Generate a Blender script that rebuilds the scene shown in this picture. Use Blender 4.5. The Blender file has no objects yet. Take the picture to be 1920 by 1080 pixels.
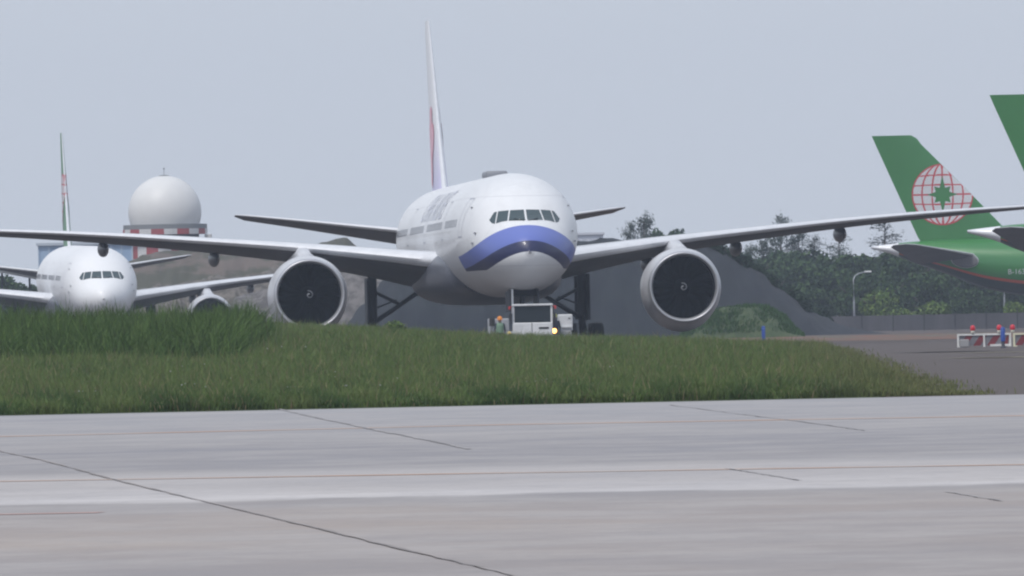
import bpy, bmesh, math, random
import numpy as np
from mathutils import Vector, Matrix

random.seed(7)
rng = np.random.default_rng(11)
S = bpy.context.scene
COL = S.collection
PI = math.pi
R = math.radians

# ------------------------------------------------------------------ camera
F = 23790.0            # focal length in photo pixels (1920 wide)
HC = 1.6               # eye height
ROLL = R(1.2)
HOR = 59.0             # horizon lies this many photo pixels below the middle
cd = bpy.data.cameras.new('camera')
cd.sensor_width = 36.0
cd.lens = F * 36.0 / 1920.0
cd.clip_start = 1.0
cd.clip_end = 20000.0
cam = bpy.data.objects.new('camera', cd)
COL.objects.link(cam)
cam.matrix_world = (Matrix.Translation((0, 0, HC)) @ Matrix.Rotation(R(90) + math.atan(HOR / F), 4, 'X')
                    @ Matrix.Rotation(-ROLL, 4, 'Z'))
S.camera = cam

def at(px, py, D):
    """photo pixel + distance -> world X, Z"""
    dx, dy = px - 960.0, 540.0 - py
    x = dx * math.cos(ROLL) + dy * math.sin(ROLL)
    y = -dx * math.sin(ROLL) + dy * math.cos(ROLL)
    return x / F * D, HC + (y + HOR) / F * D

def gat(px, py):
    """photo pixel on flat ground -> world X, Y"""
    dx, dy = px - 960.0, 540.0 - py
    x = dx * math.cos(ROLL) + dy * math.sin(ROLL)
    y = -dx * math.sin(ROLL) + dy * math.cos(ROLL)
    D = HC * F / -(y + HOR)
    return x / F * D, D

# ------------------------------------------------------------------ light
SUN_EL, SUN_AZ = R(56), R(215)      # azimuth clockwise from +Y: behind the camera, to its left
W = bpy.data.worlds.new('World')
S.world = W
W.use_nodes = True
wn, wl = W.node_tree.nodes, W.node_tree.links
wn.clear()
sky = wn.new('ShaderNodeTexSky')
sky.sky_type = 'NISHITA'
sky.sun_disc = False
sky.sun_elevation = SUN_EL
sky.sun_rotation = SUN_AZ
sky.air_density = 1.0
sky.dust_density = 3.0
sky.ozone_density = 1.5
tint = wn.new('ShaderNodeMix'); tint.data_type = 'RGBA'; tint.blend_type = 'MIX'
tint.inputs[0].default_value = 0.82
tint.inputs[7].default_value = (5.42, 5.9, 6.78, 1)     # veil of even high cloud
bgn = wn.new('ShaderNodeBackground'); bgn.inputs[1].default_value = 0.1
wo = wn.new('ShaderNodeOutputWorld')
wl.new(sky.outputs[0], tint.inputs[6]); wl.new(tint.outputs[2], bgn.inputs[0]); wl.new(bgn.outputs[0], wo.inputs[0])

sd = bpy.data.lights.new('sun', 'SUN')
sd.energy = 1.65
sd.angle = R(9)
sd.color = (1.0, 0.96, 0.9)
sun = bpy.data.objects.new('sun', sd); COL.objects.link(sun)
tos = Vector((math.sin(SUN_AZ) * math.cos(SUN_EL), math.cos(SUN_AZ) * math.cos(SUN_EL), math.sin(SUN_EL)))
sun.rotation_euler = tos.to_track_quat('Z', 'Y').to_euler()
sun.location = (0, 0, 120)
S.view_settings.view_transform = 'Standard'
S.view_settings.look = 'None'
S.view_settings.gamma = 1.0
S.view_settings.exposure = 0.28
S.cycles.max_bounces = 6
S.cycles.volume_bounces = 1
S.cycles.use_denoising = True
S.cycles.filter_width = 2.2

# ------------------------------------------------------------------ materials
def mat(name, col, rough=0.6, metal=0.0, coat=0.0, noise=None, spec=None, emit=None):
    """noise = (scale, amount, colour2) object-space mottling; scale may be a 3-tuple"""
    m = bpy.data.materials.new(name); m.use_nodes = True
    nt = m.node_tree; b = nt.nodes['Principled BSDF']
    b.inputs['Base Color'].default_value = (*col, 1)
    b.inputs['Roughness'].default_value = rough
    b.inputs['Metallic'].default_value = metal
    b.inputs['Coat Weight'].default_value = coat
    b.inputs['Coat Roughness'].default_value = 0.08
    if spec is not None: b.inputs['Specular IOR Level'].default_value = spec
    if emit:
        b.inputs['Emission Color'].default_value = (*emit[0], 1); b.inputs['Emission Strength'].default_value = emit[1]
    if noise:
        sc, amt, c2 = noise
        tc = nt.nodes.new('ShaderNodeTexCoord'); mp = nt.nodes.new('ShaderNodeMapping')
        mp.inputs['Scale'].default_value = sc if isinstance(sc, tuple) else (sc, sc, sc)
        nz = nt.nodes.new('ShaderNodeTexNoise'); nz.inputs['Scale'].default_value = 1; nz.inputs['Detail'].default_value = 6
        nz.inputs['Roughness'].default_value = 0.65
        rp = nt.nodes.new('ShaderNodeValToRGB'); rp.color_ramp.elements[0].position = 0.5 - 0.22 / max(amt, .1) * .5; rp.color_ramp.elements[1].position = 0.5 + 0.22 / max(amt, .1) * .5
        rp.color_ramp.elements[0].color = (*col, 1); rp.color_ramp.elements[1].color = (*c2, 1)
        nt.links.new(tc.outputs['Object'], mp.inputs[0]); nt.links.new(mp.outputs[0], nz.inputs[0])
        nt.links.new(nz.outputs[0], rp.inputs[0]); nt.links.new(rp.outputs[0], b.inputs['Base Color'])
    return m

class NB:
    """small node-math helper"""
    def __init__(s, m): s.nt = m.node_tree; s.n = s.nt.nodes; s.l = s.nt.links
    def m(s, op, a, b=None, c=None):
        n = s.n.new('ShaderNodeMath'); n.operation = op
        for i, v in enumerate((a, b, c)):
            if v is None: continue
            if isinstance(v, (int, float)): n.inputs[i].default_value = v
            else: s.l.new(v, n.inputs[i])
        return n.outputs[0]
    def mix(s, f, a, b):
        n = s.n.new('ShaderNodeMix'); n.data_type = 'RGBA'
        for i, v in ((0, f), (6, a), (7, b)):
            if isinstance(v, (int, float)): n.inputs[i].default_value = v
            elif isinstance(v, tuple): n.inputs[i].default_value = (*v, 1)
            else: s.l.new(v, n.inputs[i])
        return n.outputs[2]
    def noise(s, vec, scale, detail=4, rough=.6):
        mp = s.n.new('ShaderNodeMapping'); mp.inputs['Scale'].default_value = scale
        s.l.new(vec, mp.inputs[0])
        nz = s.n.new('ShaderNodeTexNoise'); nz.inputs['Scale'].default_value = 1; nz.inputs['Detail'].default_value = detail; nz.inputs['Roughness'].default_value = rough
        s.l.new(mp.outputs[0], nz.inputs[0]); return nz.outputs[0]
    def ramp(s, v, stops):
        r = s.n.new('ShaderNodeValToRGB'); e = r.color_ramp.elements
        while len(e) < len(stops): e.new(0.5)
        for i, (p, c) in enumerate(stops): e[i].position = p; e[i].color = (*c, 1)
        s.l.new(v, r.inputs[0]); return r.outputs[0]

M = {}
M['white'] = mat('white_paint', (.80, .81, .83), .32, coat=.6, noise=(.35, .5, (.74, .75, .77)))
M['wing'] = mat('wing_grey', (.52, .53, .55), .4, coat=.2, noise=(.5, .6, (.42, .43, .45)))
M['lead'] = mat('bare_leading_edge', (.83, .84, .87), .35, metal=.25, noise=(1.5, .5, (.7, .71, .74)))
M['lip'] = mat('polished_lip', (.50, .51, .54), .42, metal=.55)
M['dark'] = mat('dark_void', (.004, .005, .009), .9, spec=.1)
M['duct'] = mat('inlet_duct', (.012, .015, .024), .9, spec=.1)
M['under'] = mat('underside_grey_shaded', (.13, .125, .135), .55, noise=(.6, .7, (.10, .095, .10)))  # grey underside paint, with the shade below worked into its tone
M['fairing'] = mat('fairing_grey', (.115, .12, .15), .42, coat=.15, noise=(.4, .6, (.085, .09, .11)))
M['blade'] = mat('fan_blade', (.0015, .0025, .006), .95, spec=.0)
M['spiral'] = mat('spinner_spiral', (.34, .35, .37), .6)
M['glass'] = mat('cockpit_glass', (.03, .055, .06), .08, coat=.5)
M['cabwin'] = mat('cabin_window', (.30, .31, .35), .25)
M['tyre'] = mat('tyre_rubber', (.02, .02, .022), .8)
M['gear'] = mat('gear_metal', (.035, .04, .052), .5, metal=.2)
M['geardark'] = mat('gear_door_dark', (.02, .024, .034), .6)
M['nacelle'] = mat('nacelle_paint', (.62, .63, .66), .42, coat=.2, noise=(.8, .7, (.50, .51, .54)))
M['title'] = mat('title_letters', (.66, .68, .76), .4)
M['doorline'] = mat('door_outline', (.33, .34, .40), .5)
M['antenna'] = mat('antenna_grey', (.22, .23, .26), .5)
M['pink'] = mat('blossom_pink', (.76, .36, .45), .5)
M['pinkpale'] = mat('blossom_pale', (.78, .47, .55), .5)
M['logowhite'] = mat('logo_white', (.58, .59, .62), .5)
M['logored'] = mat('logo_red', (.46, .04, .05), .45)
M['eva'] = mat('tail_green', (.026, .168, .032), .4, coat=.1, noise=(.3, .6, (.032, .19, .042)))
M['orange'] = mat('stripe_orange', (.55, .10, .05), .45)
M['hidden_green'] = mat('belly_dark_green', (.018, .05, .03), .45)

def fuselage_nose_mat(cz):
    """white paint with the two blue bands across the chin, in the aircraft's own coordinates"""
    m = mat('white_paint_blue_chin', (.82, .83, .85), .45, coat=.18)
    b = m.node_tree.nodes['Principled BSDF']; k = NB(m)
    tc = k.n.new('ShaderNodeTexCoord'); sp = k.n.new('ShaderNodeSeparateXYZ'); k.l.new(tc.outputs['Object'], sp.inputs[0])
    x, y = sp.outputs[0], sp.outputs[1]; z = k.m('SUBTRACT', sp.outputs[2], cz)
    x = k.m('SUBTRACT', x, 0.0)
    x2 = k.m('MULTIPLY', x, x); x4 = k.m('MULTIPLY', x2, x2)
    z1 = k.m('SUBTRACT', k.m('SUBTRACT', .36, k.m('MULTIPLY', x2, .135)), k.m('MULTIPLY', x4, .0045))
    z2 = k.m('SUBTRACT', -.42, k.m('MULTIPLY', x2, .19))
    z3 = k.m('SUBTRACT', -.96, k.m('MULTIPLY', x2, .235))
    cut = k.m('MULTIPLY', k.m('GREATER_THAN', z, -1.82), k.m('LESS_THAN', y, 9.5))
    inP = k.m('MULTIPLY', cut, k.m('MULTIPLY', k.m('LESS_THAN', z, z1), k.m('GREATER_THAN', z, z2)))
    inD = k.m('MULTIPLY', cut, k.m('MULTIPLY', k.m('LESS_THAN', z, z2), k.m('GREATER_THAN', z, z3)))
    nz = k.noise(tc.outputs['Object'], (.5, .12, .5), 5); gr = k.noise(tc.outputs['Object'], (2.2, .35, 1.2), 7, .7)
    base = k.mix(nz, (.80, .81, .83), (.70, .71, .73))
    base = k.mix(k.m('MULTIPLY', k.ramp(gr, [(.5, (0, 0, 0)), (.75, (1, 1, 1))]), .35), base, (.52, .52, .53))
    keel = k.ramp(k.m('MULTIPLY', z, -.32), [(.35, (0, 0, 0)), (.62, (1, 1, 1))])  # underbody shade mixed into the white, deeper towards the bottom
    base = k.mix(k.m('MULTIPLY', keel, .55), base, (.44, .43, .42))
    # panel seams: thin rings round the barrel
    fr = k.m('FRACT', k.m('MULTIPLY', y, 1 / 2.65)); lz = k.m('ABSOLUTE', k.m('SUBTRACT', k.m('ABSOLUTE', k.m('SUBTRACT', z, .1)), 1.75)); seam = k.m('MAXIMUM', k.m('LESS_THAN', fr, .014), k.m('LESS_THAN', lz, .018))
    base = k.mix(k.m('MULTIPLY', seam, .4), base, (.4, .4, .43))
    c = k.mix(inP, base, (.125, .17, .50)); c = k.mix(inD, c, (.008, .012, .075))
    k.l.new(c, b.inputs['Base Color'])
    return m

def fin_mat():
    m = mat('fin_white_to_lavender', (.8, .8, .82), .35, coat=.3); b = m.node_tree.nodes['Principled BSDF']; k = NB(m)
    tc = k.n.new('ShaderNodeTexCoord'); sp = k.n.new('ShaderNodeSeparateXYZ'); k.l.new(tc.outputs['Object'], sp.inputs[0])
    v = k.m('MULTIPLY', k.m('SUBTRACT', sp.outputs[2], 8.0), .1)
    c = k.ramp(v, [(0, (.50, .46, .74)), (.14, (.58, .54, .76)), (.30, (.70, .66, .78)), (.42, (.74, .73, .76)), (1, (.76, .76, .77))])
    k.l.new(c, b.inputs['Base Color']); return m

def eva_body_mat(cz, R0, name):
    """green upper body, thin orange line, belly with its shade put into the colour - follows the section angle via UV"""
    m = mat(name, (.02, .17, .06), .32, coat=.35); b = m.node_tree.nodes['Principled BSDF']; k = NB(m)
    uv = k.n.new('ShaderNodeUVMap'); sp = k.n.new('ShaderNodeSeparateXYZ'); k.l.new(uv.outputs[0], sp.inputs[0])
    a = sp.outputs[0]      # 0 at crown .. 1 at keel
    st = sp.outputs[1]     # 0 nose .. 1 tail end
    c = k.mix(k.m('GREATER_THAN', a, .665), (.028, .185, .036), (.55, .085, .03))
    c = k.mix(k.m('GREATER_THAN', a, .705), c, (.02, .04, .035))  # blackish green: the belly's shade is part of this colour
    c = k.mix(k.m('GREATER_THAN', st, .962), c, (.80, .81, .84))
    c = k.mix(k.m('LESS_THAN', st, .60), c, (.80, .81, .83))
    k.l.new(c, b.inputs['Base Color']); return m

# ------------------------------------------------------------------ mesh helpers
def link(o, parent=None):
    COL.objects.link(o)
    if parent is not None: o.parent = parent
    return o

def mesh(name, v, f, mats, parent=None, smooth=False, mi=None, uv=None):
    me = bpy.data.meshes.new(name)
    me.from_pydata([tuple(p) for p in v], [], f); me.update()
    for mm in (mats if isinstance(mats, (list, tuple)) else [mats]): me.materials.append(mm)
    if mi is not None: me.polygons.foreach_set('material_index', mi)
    if uv is not None:
        ul = me.uv_layers.new(name='UVMap'); 
        for lp in me.loops: ul.data[lp.index].uv = uv[lp.vertex_index]
    if smooth: me.polygons.foreach_set('use_smooth', [True] * len(me.polygons))
    o = bpy.data.objects.new(name, me)
    return link(o, parent)

def empty(name, loc=(0, 0, 0), rz=0.0, label=None, cat=None, group=None):
    o = bpy.data.objects.new(name, None); o.empty_display_size = .5
    o.location = loc; o.rotation_euler = (0, 0, rz); COL.objects.link(o)
    return tag(o, label, cat, group)

def tag(o, label=None, cat=None, group=None, kind=None):
    if label: o['label'] = label
    if cat: o['category'] = cat
    if group: o['group'] = group
    if kind: o['kind'] = kind
    return o

class MB:
    def __init__(s): s.v = []; s.f = []; s.mi = []
    def add(s, v, f, mi=0):
        n = len(s.v); s.v += [tuple(p) for p in v]; s.f += [tuple(i + n for i in q) for q in f]; s.mi += [mi] * len(f); return s
    def box(s, x0, x1, y0, y1, z0, z1, mi=0, M4=None, bev=0.0):
        if bev > 0:
            bm = bmesh.new(); bmesh.ops.create_cube(bm, size=1)
            for q in bm.verts: q.co = Vector(((x0 + x1) / 2 + q.co.x * (x1 - x0), (y0 + y1) / 2 + q.co.y * (y1 - y0), (z0 + z1) / 2 + q.co.z * (z1 - z0)))
            bmesh.ops.bevel(bm, geom=bm.edges[:], offset=bev, segments=2, affect='EDGES', profile=.5)
            bm.verts.ensure_lookup_table(); v = [q.co.copy() for q in bm.verts]; f = [[q.index for q in p.verts] for p in bm.faces]; bm.free()
        else:
            v = [Vector(p) for p in ((x0, y0, z0), (x1, y0, z0), (x1, y1, z0), (x0, y1, z0), (x0, y0, z1), (x1, y0, z1), (x1, y1, z1), (x0, y1, z1))]
            f = [(0, 3, 2, 1), (4, 5, 6, 7), (0, 1, 5, 4), (1, 2, 6, 5), (2, 3, 7, 6), (3, 0, 4, 7)]
        if M4 is not None: v = [M4 @ p for p in v]
        return s.add(v, f, mi)
    def tube(s, pts, r, n=8, mi=0, cap=True):
        pts = [Vector(p) for p in pts]; rs = r if isinstance(r, (list, tuple)) else [r] * len(pts)
        v = []
        for i, p in enumerate(pts):
            d = (pts[min(i + 1, len(pts) - 1)] - pts[max(i - 1, 0)]).normalized()
            a = d.cross(Vector((0, 0, 1)));
            if a.length < .05: a = d.cross(Vector((1, 0, 0)))
            a.normalize(); b = d.cross(a)
            v += [p + (a * math.cos(2 * PI * k / n) + b * math.sin(2 * PI * k / n)) * rs[i] for k in range(n)]
        f = [(i * n + k, i * n + (k + 1) % n, (i + 1) * n + (k + 1) % n, (i + 1) * n + k) for i in range(len(pts) - 1) for k in range(n)]
        if cap: f += [tuple(range(n))[::-1], tuple(range((len(pts) - 1) * n, len(pts) * n))]
        return s.add(v, f, mi)
    def lathe(s, prof, n=32, axis='Z', c=(0, 0, 0), mi=0, mis=None):
        """prof: (radius, height) along axis"""
        v = []
        for r, h in prof:
            for k in range(n):
                a = 2 * PI * k / n; x, y = r * math.cos(a), r * math.sin(a)
                p = (x, y, h) if axis == 'Z' else ((x, h, y) if axis == 'Y' else (h, x, y))
                v.append((c[0] + p[0], c[1] + p[1], c[2] + p[2]))
        N = len(s.v)
        for i in range(len(prof) - 1):
            s.f += [(N + i * n + k, N + i * n + (k + 1) % n, N + (i + 1) * n + (k + 1) % n, N + (i + 1) * n + k) for k in range(n)]
            s.mi += [(mis[i] if mis else mi)] * n
        s.v += v; return s
    def build(s, name, mats, parent=None, smooth=False):
        return mesh(name, s.v, s.f, mats, parent, smooth, s.mi)

def smooth_angle(o, deg=35):
    me = o.data
    me.polygons.foreach_set('use_smooth', [True] * len(me.polygons))
    bm = bmesh.new(); bm.from_mesh(me)
    for e in bm.edges:
        if len(e.link_faces) == 2 and e.calc_face_angle(0) > R(deg): e.smooth = False
    bm.to_mesh(me); bm.free()
    return o

def hermite(xs, ys, x):
    xs = np.asarray(xs, float); ys = np.asarray(ys, float)
    d = np.diff(ys) / np.diff(xs); m = np.zeros_like(ys); m[0] = d[0]; m[-1] = d[-1]
    for i in range(1, len(xs) - 1):
        m[i] = 0 if d[i - 1] * d[i] <= 0 else 2 * d[i - 1] * d[i] / (d[i - 1] + d[i])
    i = int(np.clip(np.searchsorted(xs, x) - 1, 0, len(xs) - 2)); h = xs[i + 1] - xs[i]; t = min(max((x - xs[i]) / h, 0), 1)
    return ((2 * t**3 - 3 * t**2 + 1) * ys[i] + (t**3 - 2 * t**2 + t) * h * m[i] + (-2 * t**3 + 3 * t**2) * ys[i + 1] + (t**3 - t**2) * h * m[i + 1])

def copy_children(src, dst):
    for ch in list(src.children):
        c = ch.copy(); COL.objects.link(c); c.parent = dst
        for g in list(ch.children):
            d = g.copy(); COL.objects.link(d); d.parent = c

# ------------------------------------------------------------------ aircraft
NOSE = [(0, -.98, -1.02, .02), (.12, -.60, -1.42, .42), (.4, -.22, -1.78, .82), (.9, .08, -2.08, 1.24), (1.5, .38, -2.32, 1.62), (2.1, .68, -2.49, 1.90), (2.7, 1.05, -2.62, 2.12),
        (3.5, 1.66, -2.75, 2.36), (4.4, 2.16, -2.85, 2.58), (5.6, 2.56, -2.94, 2.78), (7.2, 2.86, -3.02, 2.95), (9.2, 3.04, -3.08, 3.06), (12, 3.1, -3.1, 3.1)]
TAIL777 = [(50, 3.1, -3.1, 3.1), (55, 3.08, -2.72, 2.98), (60, 3.0, -1.85, 2.55), (64, 2.88, -.95, 1.98), (68, 2.7, .05, 1.3), (71, 2.45, 1.0, .7), (73.1, 2.1, 1.65, .22)]

class Plane:
    def __init__(s, name, prof, cz, kR=1.0):
        s.prof = prof; s.cz = cz
        s.u = [math.sqrt(p[0]) for p in prof]
        s.L = prof[-1][0]; s.name = name
    def sec(s, st):
        u = math.sqrt(max(st, 0))
        t = hermite(s.u, [p[1] for p in s.prof], u); b = hermite(s.u, [p[2] for p in s.prof], u); w = hermite(s.u, [p[3] for p in s.prof], u)
        return t, b, w
    def side(s, st, z, off=0.01):
        """half width of the body at station st, height z (absolute)"""
        t, b, w = s.sec(st); c = (t + b) / 2; r = (t - b) / 2; q = (z - s.cz - c) / r
        return w * math.sqrt(max(1 - q * q, 0)) + off
    def station(s, x, zr):
        lo, hi = 0.0, 12.0
        for _ in range(40):
            m = (lo + hi) / 2; t, b, w = s.sec(m); c = (t + b) / 2; r = (t - b) / 2
            if (x / w)**2 + ((zr - c) / r)**2 < 1: hi = m
            else: lo = m
        return hi
    def fuselage(s, material, parent):
        n = 72; sts = [(.0005 + (i / 34)**2 * 12) for i in range(35)]
        end = s.L; st0 = 12; k = int((end - st0) / .8)
        sts += [st0 + (end - st0) * (i + 1) / k for i in range(k)]
        v = []; uv = []
        for st in sts:
            t, b, w = s.sec(st); c = (t + b) / 2; r = (t - b) / 2
            for j in range(n):
                a = 2 * PI * j / n
                v.append((w * math.sin(a), st, s.cz + c + r * math.cos(a))); uv.append((abs(((j / n) + .5) % 1 - .5) * 2, st / end))
        f = [(i * n + j, i * n + (j + 1) % n, (i + 1) * n + (j + 1) % n, (i + 1) * n + j) for i in range(len(sts) - 1) for j in range(n)]
        f += [tuple(range(n)), tuple(range((len(sts) - 1) * n, len(sts) * n))[::-1]]
        return mesh('fuselage', v, f, material, parent, True, uv=uv)

def airfoil(n=18):
    """closed loop points (x 0..1, z) for unit thickness, from TE upper to LE to TE lower"""
    xs = [(1 - math.cos(PI * i / n)) / 2 for i in range(n + 1)]
    th = lambda x: 5 * (.2969 * math.sqrt(x) - .126 * x - .3516 * x * x + .2843 * x**3 - .1030 * x**4)
    up = [(x, th(x) * 1.05 + .12 * x * (1 - x)) for x in xs]; lo = [(x, -th(x) * .95 + .12 * x * (1 - x)) for x in xs]
    return up[::-1] + lo[1:]

def lift_surface(name, secs, mats, parent, vertical=False, lead=.07, n=18):
    """secs: (span pos x, LE y, LE z, chord, t/c, twist deg)"""
    af = airfoil(n); v = []; N = len(af)
    for (x, y, z, c, t, tw) in secs:
        for (q, h) in af:
            dy, dz = q * c, h * t * c
            a = R(tw)
            yy = dy * math.cos(a) + dz * math.sin(a); zz = -dy * math.sin(a) + dz * math.cos(a)
            v.append((zz + x, y + yy, z) if vertical else (x, y + yy, z + zz))
    f = []; mi = []
    for i in range(len(secs) - 1):
        for k in range(N - 1):
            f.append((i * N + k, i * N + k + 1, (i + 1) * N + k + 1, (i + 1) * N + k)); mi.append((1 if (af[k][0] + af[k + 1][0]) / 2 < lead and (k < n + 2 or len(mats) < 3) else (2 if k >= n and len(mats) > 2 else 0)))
        f.append((i * N + N - 1, i * N, (i + 1) * N, (i + 1) * N + N - 1)); mi.append(0)
    f.append(tuple(range(N))[::-1]); mi.append(0); f.append(tuple(range((len(secs) - 1) * N, len(secs) * N))); mi.append(0)
    o = mesh(name, v, f, mats, parent, True, mi)
    return smooth_angle(o, 50)

def refine(secs, k=6):
    out = []; xs = [abs(q[0]) if abs(q[0]) > 0 or True else 0 for q in secs]
    for i in range(len(secs) - 1):
        for j in range(k):
            t = j / k; x = xs[i] + (xs[i + 1] - xs[i]) * t; sgn = -1 if secs[-1][0] < 0 else 1
            lin = [secs[i][m] + (secs[i + 1][m] - secs[i][m]) * t for m in range(6)]
            zz = hermite(xs, [q[2] for q in secs], x)
            out.append((sgn * x, lin[1], zz, lin[3], lin[4], lin[5]))
    out.append(secs[-1]); return out

WING = [(2.6, 22.8, 4.62, 14.6, .105, 5.6), (3.6, 24.0, 4.72, 13.4, .105, 5.4), (5, 25.0, 4.90, 12.3, .10, 5.0), (10.0, 28.4, 5.52, 8.9, .088, 4.2), (13.8, 31.0, 5.90, 7.6, .082, 3.7),
        (20, 35.2, 6.46, 5.6, .08, 3.5), (25, 38.6, 6.80, 4.1, .08, 3.4), (30.4, 42.3, 7.08, 2.5, .085, 2.5), (31.6, 43.5, 7.15, 1.5, .08, 1), (32.4, 44.9, 7.2, .55, .08, 0)]

def engine(parent, sx, cz_e, y0, k, mats):
    """nacelle with lip, duct, fan, spinner, spiral, pylon; k scales the radii"""
    nac, lip = mats
    m = MB(); c = (sx, y0, cz_e)
    prof = [(1.86, .35), (1.95, .8), (2.01, 1.5), (2.03, 2.4), (1.99, 3.4), (1.86, 4.4), (1.70, 5.0), (1.66, 5.02), (1.15, 5.0), (1.05, 5.9), (.85, 6.5), (.80, 6.5), (.3, 7.4), (.02, 7.8)]
    m.lathe([(r * k, h * k) for r, h in prof], 64, 'Y', c)
    m.v = [(x, y, z - (.26 * min(max((y - y0) / k - .5, 0), 1.6) / 1.6 * max((cz_e - z) / (2.03 * k), 0) ** 1.0)) for x, y, z in m.v]
    e = m.build('engine', nac, parent, True); smooth_angle(e, 40)
    m = MB(); lp = []
    for i in range(15):
        a = PI * i / 14; lp.append(((1.73 - .125 * math.cos(a) * -1 - .0) * k if False else (1.735 + .125 * math.cos(a)) * k, (.35 - .35 * math.sin(a)) * k))
    lp = [(r, h) for r, h in lp]
    m.lathe(lp, 64, 'Y', c); m.build('inlet_lip', lip, e, True)
    m = MB(); m.lathe([(1.61 * k, .35 * k), (1.585 * k, .7 * k), (1.62 * k, 1.15 * k), (1.64 * k, 1.6 * k)], 64, 'Y', c); m.build('inlet_duct', M['duct'], e, True)
    m = MB(); nb = 22
    m.lathe([(1.64 * k, 1.75 * k), (.01, 1.76 * k)], 48, 'Y', c, mi=1)
    for b in range(nb):
        v = []
        for i in range(7):
            r = (.42 + (1.60 - .42) * i / 6) * k; sweep = .10 * math.sin(i / 6 * PI * 1.2)
            for d in (-1, 1):
                a = 2 * PI * b / nb + sweep + d * (.115 - .01 * i) * (1 - .15 * i / 6); v.append((c[0] + r * math.cos(a), c[1] + (1.45 + d * .12) * k, c[2] + r * math.sin(a)))
        m.add(v, [(2 * i, 2 * i + 1, 2 * i + 3, 2 * i + 2) for i in range(6)], 0)
    m.build('fan', [M['blade'], M['dark']], e)
    m = MB(); m.lathe([(.01, .62 * k), (.10 * k, .68 * k), (.24 * k, .90 * k), (.36 * k, 1.15 * k), (.44 * k, 1.45 * k)], 32, 'Y', c); m.build('spinner', M['blade'], e, True)
    v = []; cone = lambda r: float(np.interp(r, [0, .10, .24, .36, .44], [.62, .68, .90, 1.15, 1.45])) - .03
    for i in range(25):
        t = i / 24; a = R(70) + t * R(400); r = .04 + .18 * t; w = .04 + .025 * (1 - abs(2 * t - 1))
        for q in (r - w / 2, r + w / 2): v.append((c[0] + q * k * math.cos(a), c[1] + cone(max(q, .001)) * k, c[2] + q * k * math.sin(a)))
    mesh('spinner_spiral', v, [(2 * i, 2 * i + 1, 2 * i + 3, 2 * i + 2) for i in range(24)], M['spiral'], e)
    # pylon
    m = MB(); top = cz_e + 2.03 * k; w = .26
    pts = [(1.3, top - .12, w * .3), (2.2, top + .12, w), (5.0, top + .42, w), (9.6, top + .55, w)]
    v = []
    for (yy, zz, ww) in pts: v += [(sx - ww * 2.3, y0 + yy, max(zz - .9, cz_e + 1.80 * k)), (sx - ww * .8, y0 + yy, zz), (sx + ww * .8, y0 + yy, zz), (sx + ww * 2.3, y0 + yy, max(zz - .9, cz_e + 1.80 * k))]
    f = [(i * 4 + j, i * 4 + (j + 1) % 4, i * 4 + 4 + (j + 1) % 4, i * 4 + 4 + j) for i in range(3) for j in range(4)] + [(0, 1, 2, 3), (15, 14, 13, 12)]
    mesh('pylon', v, f, nac, e, True)
    return e

def wheel(parent, x, y, z, r, w):
    m = MB(); m.lathe([(r * .55, -w / 2), (r * .92, -w / 2), (r, -w * .3), (r, w * .3), (r * .92, w / 2), (r * .55, w / 2), (r * .55, -w / 2)], 28, 'X', (x, y, z))
    m.lathe([(.01, -w * .35), (r * .55, -w * .4), (r * .55, w * .4), (.01, w * .35)], 20, 'X', (x, y, z), 1)
    return m.build('wheel', [M['tyre'], M['gear']], parent, True)

def raster_decal(name, inside, y0, y1, z0, z1, cell, surf, material, parent, sides=(-1,)):
    """surface-hugging sheet of every little cell whose centre passes inside()"""
    ny, nz = int((y1 - y0) / cell), int((z1 - z0) / cell); v = []; f = []; idx = {}
    def vert(i, j, sd):
        q = (i, j, sd)
        if q not in idx:
            yy, zz = y0 + i * cell, z0 + j * cell; idx[q] = len(v); v.append((sd * surf(yy, zz), yy, zz))
        return idx[q]
    for sd in sides:
        for i in range(ny):
            for j in range(nz):
                if inside(y0 + (i + .5) * cell, z0 + (j + .5) * cell):
                    q = (vert(i, j, sd), vert(i + 1, j, sd), vert(i + 1, j + 1, sd), vert(i, j + 1, sd)); f.append(q if sd > 0 else q[::-1])
    return mesh(name, v, f, material, parent)

def text_decal(name, body, size, y_start, z0, surf, material, parent, side=-1, y_sign=None, font_scale_x=1.0):
    """lettering laid on a body side; reads correctly from outside. side -1 = starboard (text runs towards +?)"""
    cu = bpy.data.curves.new(name, 'FONT'); cu.body = body; cu.size = size; cu.resolution_u = 3
    to = bpy.data.objects.new('t', cu); COL.objects.link(to)
    bpy.context.view_layer.update()
    me0 = bpy.data.meshes.new_from_object(to.evaluated_get(bpy.context.evaluated_depsgraph_get()))
    bm = bmesh.new(); bm.from_mesh(me0)
    for k in range(-3, int(size / .12) + 3):
        bmesh.ops.bisect_plane(bm, geom=bm.verts[:] + bm.edges[:] + bm.faces[:], plane_co=(0, k * .12, 0), plane_no=(0, 1, 0))
    for q in bm.verts:
        tx, tz = q.co.x * font_scale_x, q.co.y
        # seen from starboard (-X side) the nose (-Y) is to the right: text runs towards -Y
        yy = y_start - tx if side < 0 else y_start + tx
        zz = z0 + tz
        q.co = Vector((side * surf(yy, zz), yy, zz))
    me = bpy.data.meshes.new(name); bm.to_mesh(me); bm.free(); me.materials.append(material)
    bpy.data.objects.remove(to); bpy.data.curves.remove(cu); bpy.data.meshes.remove(me0)
    o = bpy.data.objects.new(name, me); return link(o, parent)

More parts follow.
